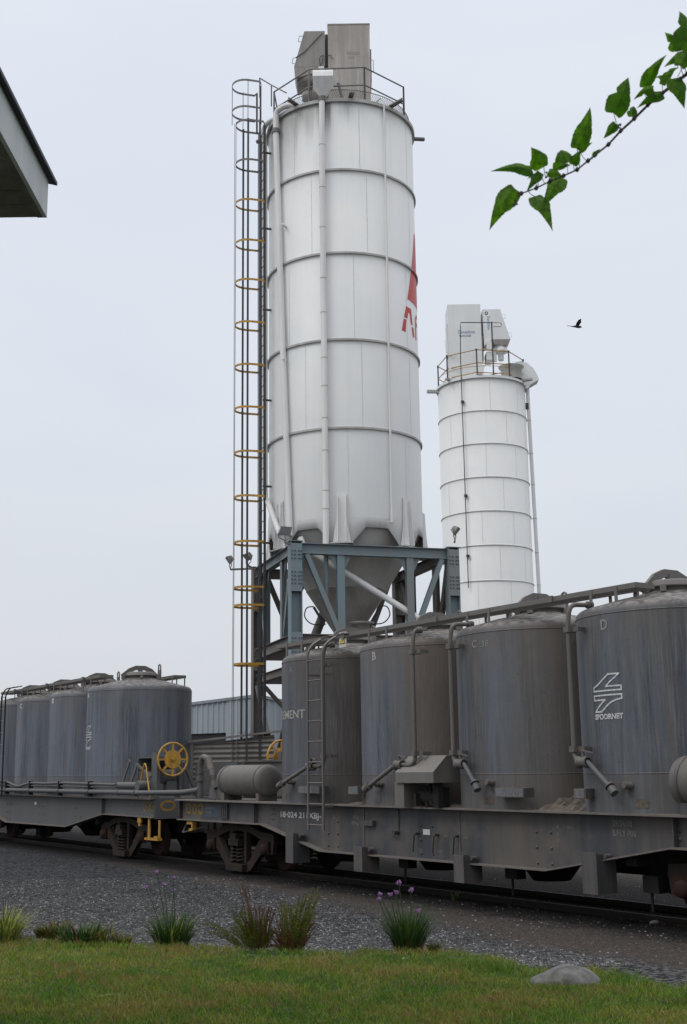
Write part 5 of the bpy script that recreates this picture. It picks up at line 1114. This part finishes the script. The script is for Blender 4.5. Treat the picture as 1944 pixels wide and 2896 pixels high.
for (a, b2, m_) in (((-1, -1), (1, -1), 'bluesteel'), ((-1, -1), (-1, 1), 'bluesteel'), ((1, -1), (1, 1), 'brownsteel'), ((-1, 1), (1, 1), 'brownsteel')):
    for (z, hh) in ((TZ - .16, .28), (5.42, .3)):
        p0, p1 = frame_pt(*a, z), frame_pt(*b2, z); d = (p1 - p0).normalized() * .17
        mb = MB(); mb.ibeam(p0 + d, p1 - d, .2, hh, .018); mb.build('beam', m_ if z > 6 else 'brownsteel', TW)
    p0, p1 = frame_pt(*a, 4.7), frame_pt(*b2, 4.7); d = (p1 - p0).normalized() * .17; mb = MB(); mb.ibeam(p0 + d, p1 - d, .16, .22, .015); mb.build('beam', 'brownsteel', TW)
    zt2, zb2 = TZ - .31, 5.58
    for k in (.28, .72):
        p0 = frame_pt(*a, zt2).lerp(frame_pt(*b2, zt2), k); p1 = Vector((p0.x, p0.y, zb2)); mb = MB(); mb.ibeam(p1, p0, .2, .15, .015, (frame_pt(*b2, 0) - frame_pt(*a, 0)).normalized().cross(Vector((0, 0, 1)))); po = mb.build('post', m_, TW)
        e = (frame_pt(*b2, 0) - frame_pt(*a, 0)).normalized(); nrm = e.cross(Vector((0, 0, 1))); mb = MB()
        for s_ in (-1, 1): mb.prism([(0, -.42), (s_ * .2 + 0, 0), (0, 0)], p0 + nrm * .0 + e * (s_ * .1), e, (0, 0, 1), nrm * .012)
        mb.build('gusset', m_, po)
    for (k0, k1) in ((.07, .27), (.93, .74)):
        p0 = frame_pt(*a, zt2).lerp(frame_pt(*b2, zt2), k0); p1 = frame_pt(*a, zb2).lerp(frame_pt(*b2, zb2), k1); e = (frame_pt(*b2, 0) - frame_pt(*a, 0)).normalized().cross(Vector((0, 0, 1)))
        mb = MB(); mb.ibeam(p0 + e * .02, p1 + e * .02, .13, .13, .014, e); mb.build('brace', m_, TW)
    for (k0, k1) in ((.05, .95), (.95, .05)):
        p0 = frame_pt(*a, 4.5).lerp(frame_pt(*b2, 4.5), k0); p1 = frame_pt(*a, .3).lerp(frame_pt(*b2, .3), k1); e = (frame_pt(*b2, 0) - frame_pt(*a, 0)).normalized().cross(Vector((0, 0, 1)))
        mb = MB(); mb.bar(p0 + e * (.05 if k0 < .5 else -.05), p1 + e * (.05 if k0 < .5 else -.05), .1, .12, e); mb.build('brace', 'brownsteel', TW)
# diagonal pipe through the tower, crossing in front of the cone
mb = MB(); q0 = at(860, 1540, 31.7) - SC; q1 = at(984, 1618, 31.75) - SC; q2 = at(1180, 1738, 31.85) - SC; mb.tube([q0 + (q0 - q1) * .1 + Vector((0, .5, .2)), q0 + Vector((0, .45, 0)), q2 + Vector((0, .45, 0)), q2 + (q2 - q1) * 1.1 + Vector((0, .45, 0))], .085, 14); mb.build('conveying_pipe', 'silopipe', SIL)
mb = MB(); q0 = at(930, 1700, 34.5) - SC; q1 = at(895, 1790, 34.5) - SC; mb.tube([q0, q1 + (q1 - q0) * 1.2], .13, 12); mb.build('outlet_chute', 'brownsteel', SIL)

# floodlights
def flood(p, yaw, pitch, label, arm=None):
    root = empty('floodlight', p[:], yaw); mb = MB(); Rx = Matrix.Rotation(pitch, 3, 'X')
    def T(v): return Rx @ (Vector(v) * .8) + Vector((0, 0, .26))
    mb.add([T((x, y, z)) for y, k in ((-.10, 1), (.08, .6)) for x, z in ((-.2 * k, -.15 * k), (.2 * k, -.15 * k), (.2 * k, .15 * k), (-.2 * k, .15 * k))], [(0, 1, 2, 3), (7, 6, 5, 4), (0, 4, 5, 1), (1, 5, 6, 2), (2, 6, 7, 3), (3, 7, 4, 0)]); mb.build('housing', 'lamphouse', root)
    mb = MB(); mb.add([T((x, -.105, z)) for x, z in ((-.18, -.13), (.18, -.13), (.18, .13), (-.18, .13))], [(0, 1, 2, 3)]); mb.build('lens', 'lampglass', root)
    mb = MB(); mb.tube([T((-.19, 0, 0)), (-.17, 0, .05), (0, 0, .0), (.17, 0, .05), T((.19, 0, 0))], .013, 6); mb.tube([(0, 0, 0), (0, 0, -.06)], .02, 6)
    if arm: mb.bar((0, 0, -.05), Matrix.Rotation(-yaw, 3, 'Z') @ Vector(arm), .06, .05)
    mb.build('bracket', 'galv', root); tag(root, label, 'floodlight', 'floodlights on the silo tower')
fp_ = at(805, 1527, 31.15); flood(fp_, R_(28), R_(28), 'grey floodlight in front of the silo skirt, above the near left tower column', (.25, .05, -.16))
fp_ = at(1287, 1525, 32.55); flood(fp_, R_(75), R_(40), 'floodlight tilted down on the right tower column, against the small silo', (-.02, 0, -.1))
fp_ = at(652, 1606, 35.3); flood(fp_, R_(-75), R_(35), 'outermost floodlight at the end of the arm left of the ladder cage', (.75, .0, -.03))
fp_ = at(703, 1596, 35.5); flood(fp_, R_(-60), R_(45), 'floodlight seen through the ladder cage at the far left column', (.1, .05, -.1))

# ------------------------------------------------------------------ small silo
S2 = Vector((5.765, 48.66, 0)); R2 = 1.787; z2 = 17.44
SS = empty('cement_silo', S2[:]); tag(SS, 'smaller white cement silo behind on the right with five raised hoops and rust marks', 'silo')
mb = MB(); mb.lathe([(R2, .0), (R2, z2), (R2 * .6, z2 + .15), (0, z2 + .3)], (0, 0, 0), 112); sh2 = mb.build('shell', 'silo2', SS)
for z in (16.02, 14.67, 13.31, 11.95, 10.59, 9.2):
    mb = MB(); mb.lathe([(R2, z - .03), (R2 + .02, z - .022), (R2 + .036, z), (R2 + .02, z + .03), (R2, z + .045)], (0, 0, 0), 96); mb.build('flange_ring', 'cleanwhite', SS)
mb = MB(); mb.lathe([(R2, z2 - .07), (R2 + .07, z2 - .07), (R2 + .07, z2 + .03), (R2 - .1, z2 + .03)], (0, 0, 0), 96, smooth=False); mb.build('rim', 'cleanwhite', SS)
mb = MB(); lv2 = [2, 9.2, 10.59, 11.95, 13.31, 14.67, 16.02, 17.35]
for i in range(7):
    for a in ((-72, 5, 44) if i % 2 else (-20, 22, 70)):
        a += i * 4; mb.add([SP3(a, R2 + .004, lv2[i] + .05), SP3(a + .4, R2 + .004, lv2[i] + .05), SP3(a + .4, R2 + .004, lv2[i + 1] - .05), SP3(a, R2 + .004, lv2[i + 1] - .05)], [(0, 1, 2, 3)])
mb.build('plate_seams', 'seam', SS)
angs2 = [-56, -11, 34, 79, 124, 169, 214, 259]; RR = R2 - .02; mb = MB()
for i in range(8):
    a, b2 = angs2[i], angs2[i] + 45
    for z in (z2 + 1.13, z2 + .58, z2 + .18): mb.tube([SP3(a, RR, z), SP3(b2, RR, z)], .02, 6)
rl2 = mb.build('guard_rail', 'yellow', SS)
for a in angs2: mb = MB(); mb.tube([SP3(a, RR, z2), SP3(a, RR, z2 + 1.15)], .03, 7); mb.box(SP3(a, RR, z2 + 1.13), (.07, .07, .07)); mb.build('rail_post', 'ladder', rl2)
mb = MB(); mb.lathe([(RR + .002, z2 + .42), (RR + .006, z2 + .44)], (0, 0, 0), 64); mb.build('toe_rail', 'yellow', rl2)
mb = MB(); mb.bar(SP3(-85, R2 - .1, z2 - .12), SP3(-85, R2 + .48, z2 - .12), .14, .12); mb.bar(SP3(-50, R2 - .1, z2 + .06), SP3(-50, R2 + .25, z2 + .06), .14, .06); mb.bar(SP3(60, R2 - .1, z2 + .06), SP3(60, R2 + .45, z2 + .06), .16, .08); mb.bar(SP3(-7, R2 - .1, z2 + .06), SP3(-7, R2 + .08, z2 + .06), .16, .1); mb.build('stub_channels', 'ringgrey', SS)
o1 = Vector((0, 0, z2)); DF2 = empty('dust_filter', (S2 + o1)[:]); tag(DF2, 'clean white dust filter with blue lettering on top of the smaller silo', 'dust filter')
mb = MB(); mb.bx(-1.38, -.03, -1.05, .1, .1, 3.33); fb2 = mb.build('housing', 'cleanwhite', DF2)
mb = MB(); mb.prism([(-1.40, .1), (-1.40, .7), (.08, .7), (.0, .45), (.05, .1)], (0, -1.1, 0), (1, 0, 0), (0, 0, 1), (0, 1.2, 0)); mb.build('housing_base', 'cleanwhite', fb2)
mb = MB(); glyphs(mb, 'Donaldson.', .2, flat_fn((-.98, -1.056, 2.07), (1, 0, 0), (0, 0, 1)), sx=.78); glyphs(mb, 'Torit DCE', .11, flat_fn((-.95, -1.056, 1.93), (1, 0, 0), (0, 0, 1)), sx=1.05, bold=.003); mb.build('maker_lettering', 'bluetext', fb2)
mb = MB(); mb.prism([(.05, 3.12), (.78, 3.12), (1.16, 1.82), (.40, 1.82), (.08, 1.55)], (0, -1.0, 0), (1, 0, 0), (0, 0, 1), (0, .95, 0)); fh2 = mb.build('fan_hood', 'cleanwhite', DF2)
mb = MB(); mb.prism([(.42, 1.815), (1.16, 1.815), (1.0, 1.55), (.5, 1.6)], (0, -1.0, 0), (1, 0, 0), (0, 0, 1), (0, .95, 0)); mb.bx(-.02, .045, -.95, -.1, .95, 2.0); mb.build('hood_base', 'filterdark', fh2)
mb = MB(); glyphs(mb, 'Donaldson', .17, flat_fn((.24, -1.006, 2.82), (0, 0, -1), (1, 0, 0)), sx=.8); stroke(mb, [(.21 + .05 * math.cos(t * PI / 5), 2.95 + .06 * math.sin(t * PI / 5)) for t in range(11)], .03, flat_fn((0, -1.006, 0), (1, 0, 0), (0, 0, 1))); mb.build('maker_lettering', 'bluetext', fh2)
mb = MB(); mb.lathe([(.25, 1.66), (.27, 1.6), (.27, 1.42), (.3, 1.4), (.28, 1.34), (.12, 1.3), (.12, 1.05), (.1, 1.0), (0, 1.0)], (.78, -.7, 0), 24); mb.tube([(.5, -.75, 1.5), (.5, -.75, .95)], .1, 12); mb.bx(.15, .4, -1.0, -.3, .95, 1.3); mb.build('fan_motor', 'cleanwhite', DF2)
mb = MB(); mb.bx(.16, .38, -1.12, -1.01, 1.36, 1.72); mb.build('junction_box', 'silopipe', DF2)
for (x, z) in ((.9, 2.75), (1.13, 1.95)): mb = MB(); mb.tube([(x, -.9, z), (x + .1, -.9, z), (x + .08, -.9, z + .18), (x - .02, -.9, z + .18)], .01, 6); mb.build('hood_handle', 'cleanwhite', fh2)
mb = MB(); mb.bx(-1.42, -1.385, -.8, -.2, 1.2, 2.6); mb.tube([(-1.43, -.7, 1.4), (-1.47, -.7, 1.45), (-1.47, -.3, 2.0), (-1.43, -.3, 2.05)], .012, 6); mb.build('side_door', 'cleanwhite', fb2)
# roof man-hole, vent cowl, vent pipe
mb = MB(); mb.lathe([(.42, 0.1), (.42, .5), (.52, .62), (.52, .66), (0, .66)], (1.15, -.9, z2), 24); mb.build('manhole', 'ringgrey', SS)
mb = MB(); sec = [(1.38, .98), (1.6, 1.02), (1.85, .95), (2.1, .72), (2.25, .45), (2.32, .22), (1.95, .0), (1.85, -.15), (1.72, -.15), (1.62, .3), (1.38, .3)]
mb.prism(sec, (0, -.55, z2), (1, 0, 0), (0, 0, 1), (0, .6, 0)); mb.build('vent_cowl', 'cleanwhite', SS)
mb = MB(); mb.tube([(1.88, -.25, z2 - .1), (1.88, -.25, z2 - .6), (1.98, -.25, 8.0), (2.0, -.25, 1.0)], .075, 12); vp2 = mb.build('vent_pipe', 'silopipe', SS)
for z in (16.0, 14.6, 13.3, 11.9, 10.5, 9.2): mb = MB(); q = 1.88 + (17 - z) / 90; mb.tube([(q, -.25, z), (q, -.25, z + .02)], .084, 12); mb.build('pipe_collar', 'ringgrey', vp2)
for z in (14.6, 11.9): mb = MB(); mb.bar((1.7, -.25, z), (1.95, -.25, z), .03, .03); mb.build('pipe_bracket', 'silopipe', vp2)
mb = MB(); y = -R2 - .22; xa, xb = -.93, .33; mb.tube([SP3(-31, R2 + .1, z2 - 8.5), SP3(-31, R2 + .1, z2 + 1.0), (xa, -1.65, z2 + 2.15), (xa + .01, -1.65, z2 + 2.32), (xb, -1.65, z2 + 2.3)], .02, 6); mb.tube(smooth_path([(xb, -1.65, z2 + 2.3), (xb + .4, -1.65, z2 + 2.28), (xb + .38, -1.65, z2 + 2.12), (xb + .05, -1.65, z2 + 2.12)], .08), .012, 6); mb.tube([(xb, -1.6, z2), (xb, -1.65, z2 + 2.33)], .03, 7); mb.build('air_line', 'ladder', SS)
for z in (z2 - 1.0, 12.6, 10.2): mb = MB(); mb.box(SP3(-31, R2 + .06, z), (.12, .12, .09)); mb.build('line_clip', 'ladder', SS)
mb = MB(); mb.bar(SP3(80, R2, 16.6), SP3(80, R2 + .12, 16.6), .1, .25); mb.build('level_probe', 'ladder', SS)

# ------------------------------------------------------------------ sheds
def corrug_wall(mb, p0, p1, z0, z1a, z1b, horiz, pitch, amp, mi=0):
    p0 = Vector(p0); p1 = Vector(p1); d = (p1 - p0); ln = d.length; d.normalize(); n = Vector((d.y, -d.x, 0))
    if horiz:
        zt_ = max(z1a, z1b); k = int((zt_ - z0) / pitch * 4); vs = []
        for i in range(k + 1):
            z = z0 + (zt_ - z0) * i / k; off = n * amp * math.sin(i * PI / 2)
            za = min(z, z1a); zb = min(z, z1b); vs += [p0 + off + Vector((0, 0, za)), p1 + off + Vector((0, 0, zb))]
        mb.add(vs, [(2 * i, 2 * i + 1, 2 * i + 3, 2 * i + 2) for i in range(k)], mi, True)
    else:
        k = int(ln / pitch); vs = []; fs = []
        for i in range(k):
            for fq, a in ((0, 0), (.55, 0), (.65, amp), (.9, amp)):
                t = (i + fq) / k; q = p0 + d * (ln * t) + n * a; zz = z1a + (z1b - z1a) * t; vs += [q + Vector((0, 0, z0)), q + Vector((0, 0, zz))]
        t = len(vs) // 2; fs = [(2 * i, 2 * i + 2, 2 * i + 3, 2 * i + 1) for i in range(t - 1)]; mb.add(vs, fs, mi)
SH = empty('cladding_shed', (-4.3, 60, 0)); tag(SH, 'distant blue grey shed with ribbed wall cladding behind the silo tower', 'shed')
mb = MB(); corrug_wall(mb, (-8.5, 6, 0), (0, 0, 0), 3.95, 5.05, 5.6, False, .34, .05); corrug_wall(mb, (-1.62, 1.1, 0), (0, 0, 0), 0, 5.5, 5.6, False, .34, .05) ; corrug_wall(mb, (0, 0, 0), (5.0, 3.2, 0), 0, 5.6, 4.6, False, .34, .05)
mb.build('wall_cladding', 'clad', SH)
mb = MB(); mb.add([(-8.5, 6.1, 0), (-1.5, 1.2, 0), (-1.5, 1.2, 4.0), (-8.5, 6.1, 4.0)], [(0, 1, 2, 3)]); mb.build('opening_shade_sheet', 'black', SH)  # flat black sheet painted as the shade inside the shed opening
mb = MB(); mb.bar((-8.5, 5.95, 5.12), (0, -.08, 5.67), .12, .14); mb.bar((0, -.08, 5.67), (5, 3.1, 4.67), .12, .14); mb.add([(-8.5, 6, 5.15), (0, 0, 5.7), (5, 3.2, 4.7), (5, 20, 5.0), (-8.5, 20, 5.3)], [(0, 1, 2, 3, 4)]); mb.build('roof', 'roofblue', SH)
LT_ = empty('lean_to_shed', (-4.1, 33.2, 0)); tag(LT_, 'brown dusty corrugated iron lean-to under the silo tower', 'shed')
mb = MB(); corrug_wall(mb, (0.03, 0, 0), (2.2, -.35, 0), 0.0, 2.86, 3.08, True, .13, .028); mb.build('corrugated_wall', 'corr', LT_)
mb = MB(); mb.bar((-.12, -.04, 2.93), (2.4, -.44, 3.17), .1, .05); mb.add([(-.12, -.04, 2.95), (2.4, -.44, 3.19), (2.6, 1.3, 3.25), (-.05, 1.6, 3.0)], [(0, 1, 2, 3)]); mb.build('roof_edge', 'corr', LT_)
mb = MB(); mb.bx(-.04, .02, -.04, .06, 0, 2.86); mb.bx(1.18, 1.2, -.25, -.22, 0, 2.98); mb.build('corner_post', 'brownsteel', LT_)
# building roof corner at top left (eaves, soffit, roof sheet)
HB = empty('building', (-2.2, 8.6, 0)); tag(HB, 'corner of a building roof with weathered white fascia and dark roof edge at upper left', 'building')
o = HB.location; A = at(137, 508, 8.6) - o; B_ = at(137, 615, 8.6) - o; dirn = Vector((-.0125, -1, 0)).normalized()
zt_, zb_ = A.z, B_.z; L0 = Vector((A.x, 0, 0))
mb = MB(); nearp = L0 + Vector((.02, -9, 0)); side_ = Vector((-1, 0, 0))
mb.add([L0 + Vector((0, 0, zb_)), L0 + Vector((0, 0, zt_)), nearp + Vector((0, 0, zt_)), nearp + Vector((0, 0, zb_)), L0 + Vector((-.03, 0, zb_)), L0 + Vector((-.03, 0, zt_)), nearp + Vector((-.03, 0, zt_)), nearp + Vector((-.03, 0, zb_))], [(0, 1, 2, 3), (4, 7, 6, 5), (0, 4, 5, 1), (0, 3, 7, 4)]); mb.build('fascia', 'fascia', HB)
mb = MB()
for k in range(40): y0 = -.0 - k * .22; mb.bx(L0.x - .6, L0.x - .075, y0 - .213, y0, zb_ + .005, zb_ + .02)
mb.bx(L0.x - .072, L0.x - .032, -9, 0, zb_ - .0, zb_ + .03); mb.bx(L0.x - .6, L0.x - .073, -9, 0, zb_ + .024, zb_ + .03)
mb.build('soffit', 'soffit', HB)
mb = MB(); sl = .0; mb.add([L0 + Vector(v) for v in ((.05, .08, zt_ - .01), (-3, .08, zt_ + .75), (-3, -9, zt_ + .75), (.05, -9, zt_ - .01), (.05, .08, zt_ + .018), (-3, .08, zt_ + .79), (-3, -9, zt_ + .79), (.05, -9, zt_ + .018))], [(0, 1, 2, 3), (7, 6, 5, 4), (0, 4, 5, 1), (1, 5, 6, 2), (2, 6, 7, 3), (3, 7, 4, 0)]); mb.build('roof', 'roofsheet', HB)
mb = MB(); mb.bx(L0.x - 3.0, L0.x - .6, -9, -.5, .5, zb_ + .1); mb.build('wall', 'wall', HB)

# ------------------------------------------------------------------ bird
Bd = empty('bird', at(1630, 923, 40)[:], R_(0)); tag(Bd, 'small black bird flying in the sky right of the smaller silo', 'bird')
mb = MB(); mb.tube([(-.17, 0, -.0), (-.05, 0, .0), (.0, 0, .0), (.1, 0, -.02), (.17, 0, -.02), (.2, 0, -.03)], [.008, .03, .045, .045, .03, .004], 10); mb.add([(-.3, -.03, .03), (-.3, .03, .03), (-.08, .02, .005), (-.08, -.02, .005)], [(0, 1, 2, 3)]); mb.build('body', 'bird', Bd)
mb = MB(); mb.add([(-.02, .0, .02), (.1, 0, .02), (.16, -.12, .1), (.15, -.2, .21), (.06, -.18, .17), (.0, -.1, .09)], [(0, 1, 2, 5), (5, 2, 3, 4)]); mb.build('wing', 'bird', Bd)
mb = MB(); mb.add([(-.02, .0, .02), (.1, 0, .02), (.14, .12, .05), (.18, .22, .04), (.06, .2, .03), (-.02, .1, .05)], [(0, 1, 2, 5), (5, 2, 3, 4)]); mb.build('wing', 'bird', Bd)

# ------------------------------------------------------------------ mulberry branch
TB = empty('mulberry_tree', (2.6, 3.4, .5)); tag(TB, 'leafy green tree branch with toothed leaves hanging in at upper right', 'tree')
zB = lambda a, b2, y=3.1: at(1340 + a / 2.596, b2 / 2.596, y) - TB.location
m, nt, b = newmat('mulberry leaf'); geo = N(nt, 'ShaderNodeNewGeometry')
c = mixc(nt, geo.outputs['Random Per Island'], (0.04, 0.12, 0.008), (0.13, 0.27, 0.014)); c = mixc(nt, ramp(nt, noise(nt, coords(nt, rand=False), 60, 4), [(0.4, 0.0), (0.7, 1.0)]), c, (0.035, 0.075, 0.012))
L(nt, c, b.inputs['Base Color']); b.inputs['Roughness'].default_value = .6; b.inputs['Specular IOR Level'].default_value = .15; tr = N(nt, 'ShaderNodeBsdfTranslucent'); L(nt, mixc(nt, 1.0, c, (1.2, 1.5, .5), 'MULTIPLY'), tr.inputs['Color'])
mx = N(nt, 'ShaderNodeMixShader'); mx.inputs[0].default_value = .42; L(nt, b.outputs[0], mx.inputs[1]); L(nt, tr.outputs[0], mx.inputs[2]); L(nt, mx.outputs[0], nt.nodes['Material Output'].inputs['Surface']); M['mulleaf'] = m
mb = MB(); pts = [(2900, -700, 3.4), (2300, -100, 3.3), (1900, 270, 3.2), (1568, 540), (1390, 680), (1280, 770), (1180, 870), (1080, 960), (990, 1060), (840, 1180), (760, 1245), (660, 1290), (560, 1330), (460, 1380), (350, 1420)]
P_ = [zB(*q) for q in pts]; mb.tube(P_, [.012, .009, .0065, .0048, .0045, .0036, .0034, .0032, .0027, .0024, .0022, .0021, .0021, .0019, .0018], 8)
for i in range(3, len(P_)): mb.tube([P_[i] - Vector((.002, 0, .003)), P_[i] + Vector((.003, 0, .004))], .006, 6)
mb.build('branch', 'bark', TB)
mb = MB(); top = P_[0]; mb.tube(smooth_path([(2.6, -.9, -.05), (2.5, -.85, 1.6), (2.2, -.6, 2.9), top + Vector((.5, -.1, .25)), top], .5, 6), [.125 - .112 * k / 22 for k in range(23)], 12); mb.build('trunk', 'bark', TB)
leaves = [((305, 1385), (82, 1635), 195, .2, (340, 1420)), ((450, 1440), (585, 1665), 165, .1, (400, 1400)), ((640, 1300), (500, 1510), 190, -.1, (650, 1290)), ((430, 1250), (130, 1265), 135, .1, (470, 1370)), ((515, 1225), (440, 1050), 200, .3, (530, 1300)), ((600, 1240), (645, 1100), 65, .2, (600, 1310)), ((690, 1190), (620, 1090), 150, .2, (690, 1275)), ((760, 1090), (915, 780), 170, -.1, (780, 1230)), ((780, 1110), (870, 1030), 80, .1, (830, 1180)), ((735, 1210), (790, 1090), 110, .3, (740, 1250)), ((1030, 830), (1175, 555), 230, .1, (1050, 900)), ((1165, 855), (1150, 765), 95, -.2, (1180, 870)), ((1045, 905), (975, 1020), 95, .2, (1085, 940)), ((1260, 640), (1365, 355), 140, .1, (1270, 760)), ((1320, 650), (1170, 695), 100, .2, (1330, 720)), ((1390, 690), (1185, 755), 120, .1, (1390, 680)), ((1385, 620), (1460, 450), 80, -.2, (1390, 680)), ((1470, 575), (1510, 785), 190, 0, (1520, 560)), ((1500, 345), (1395, 230), 150, .2, (1500, 500)), ((1540, 370), (1590, 60), 220, .1, (1560, 540)), ((1580, 390), (1400, 480), 130, .2, (1500, 560)), ((490, 1265), (390, 1400), 100, 0, (520, 1340)), ((550, 1260), (650, 1300), 110, .2, (560, 1330)), ((610, 1230), (720, 1215), 75, .2, (640, 1290)), ((1520, 480), (1600, 330), 150, .3, (1540, 550)), ((1450, 600), (1330, 560), 90, .2, (1440, 640)), ((880, 1150), (930, 1080), 55, .3, (860, 1165)), ((470, 1330), (400, 1300), 70, .3, (480, 1370)), ((1650, 300), (1750, 60), 220, .1, (1700, 430)), ((1700, 500), (1640, 800), 200, .1, (1750, 390)), ((1850, 200), (1950, -90), 230, .1, (1850, 310))]
mb = MB(); r = random.Random(5); pet = MB()
half = [(0, .0), (.03, .25), (.1, .42), (.2, .5), (.32, .49), (.45, .43), (.58, .34), (.7, .25), (.82, .15), (.92, .06), (1.0, 0)]
for (bx_, tx, wpx, fold, pn) in leaves:
    y = 3.1 + r.uniform(-.06, .1); A_ = zB(*bx_, y); T_ = zB(*tx, y + r.uniform(-.05, .05)); ax = T_ - A_; ln = ax.length; ax.normalize()
    sd_ = ax.cross(Vector((0, 1, 0))).normalized(); nm = sd_.cross(ax).normalized(); wd = wpx * .8 / 2.596 / F * y
    curl = r.uniform(-.22, .22); lop = r.uniform(.75, 1.0); lob = r.random() < .35
    for s_ in (-1, 1):
        out = []; mid_ = []
        N_ = 22
        for k in range(N_ + 1):
            t = k / N_; hw = np.interp(t, [q[0] for q in half], [q[1] for q in half]) * wd * (1 + (.025 if k % 2 else -.025)) * (1.0 if s_ > 0 else lop) * (1 - (.45 * math.exp(-((t - .45) / .06) ** 2) if lob and s_ > 0 else 0)) * (1.12 if t < .5 else 1)
            back = -.08 * ln if (t < .12 and t > 0) else 0
            c0 = A_ + ax * (ln * t) + nm * (-.16 * ln * math.sin(t * PI)) * (1 + fold) + Vector((0, 0, -.10 * ln * t * t)) + sd_ * (curl * ln * t * t)
            out.append(c0 + sd_ * (s_ * hw) + ax * back + nm * (hw * (.35 + fold))); mid_.append(c0)
        vs = mid_ + out; n1_ = N_ + 1; mb.add(vs, [(k, k + 1, n1_ + k + 1, n1_ + k) for k in range(N_)], 0, True)
    q = zB(*pn); pet.tube(smooth_path([q, (q + A_) / 2 + Vector((0, 0, -.004)), A_], .02, 3), .0011, 5)
o = mb.build('foliage', 'mulleaf', TB)
pet.build('leaf_stalks', 'leafgreen', TB)
mb = MB()
for (a, b2) in ((310, 1490), (745, 1155), (1180, 865), (1080, 945), (540, 1285), (335, 1425)):
    c0 = zB(a, b2, 3.08); mb = MB()
    for k in range(9): q = c0 + Vector((r.gauss(0, .003), r.gauss(0, .003), r.gauss(0, .005))); mb.tube([q - Vector((0, 0, .002)), q, q + Vector((0, 0, .002))], [.0015, .0028, .001], 6)
    mb.build('berry_cluster', 'berry', TB)
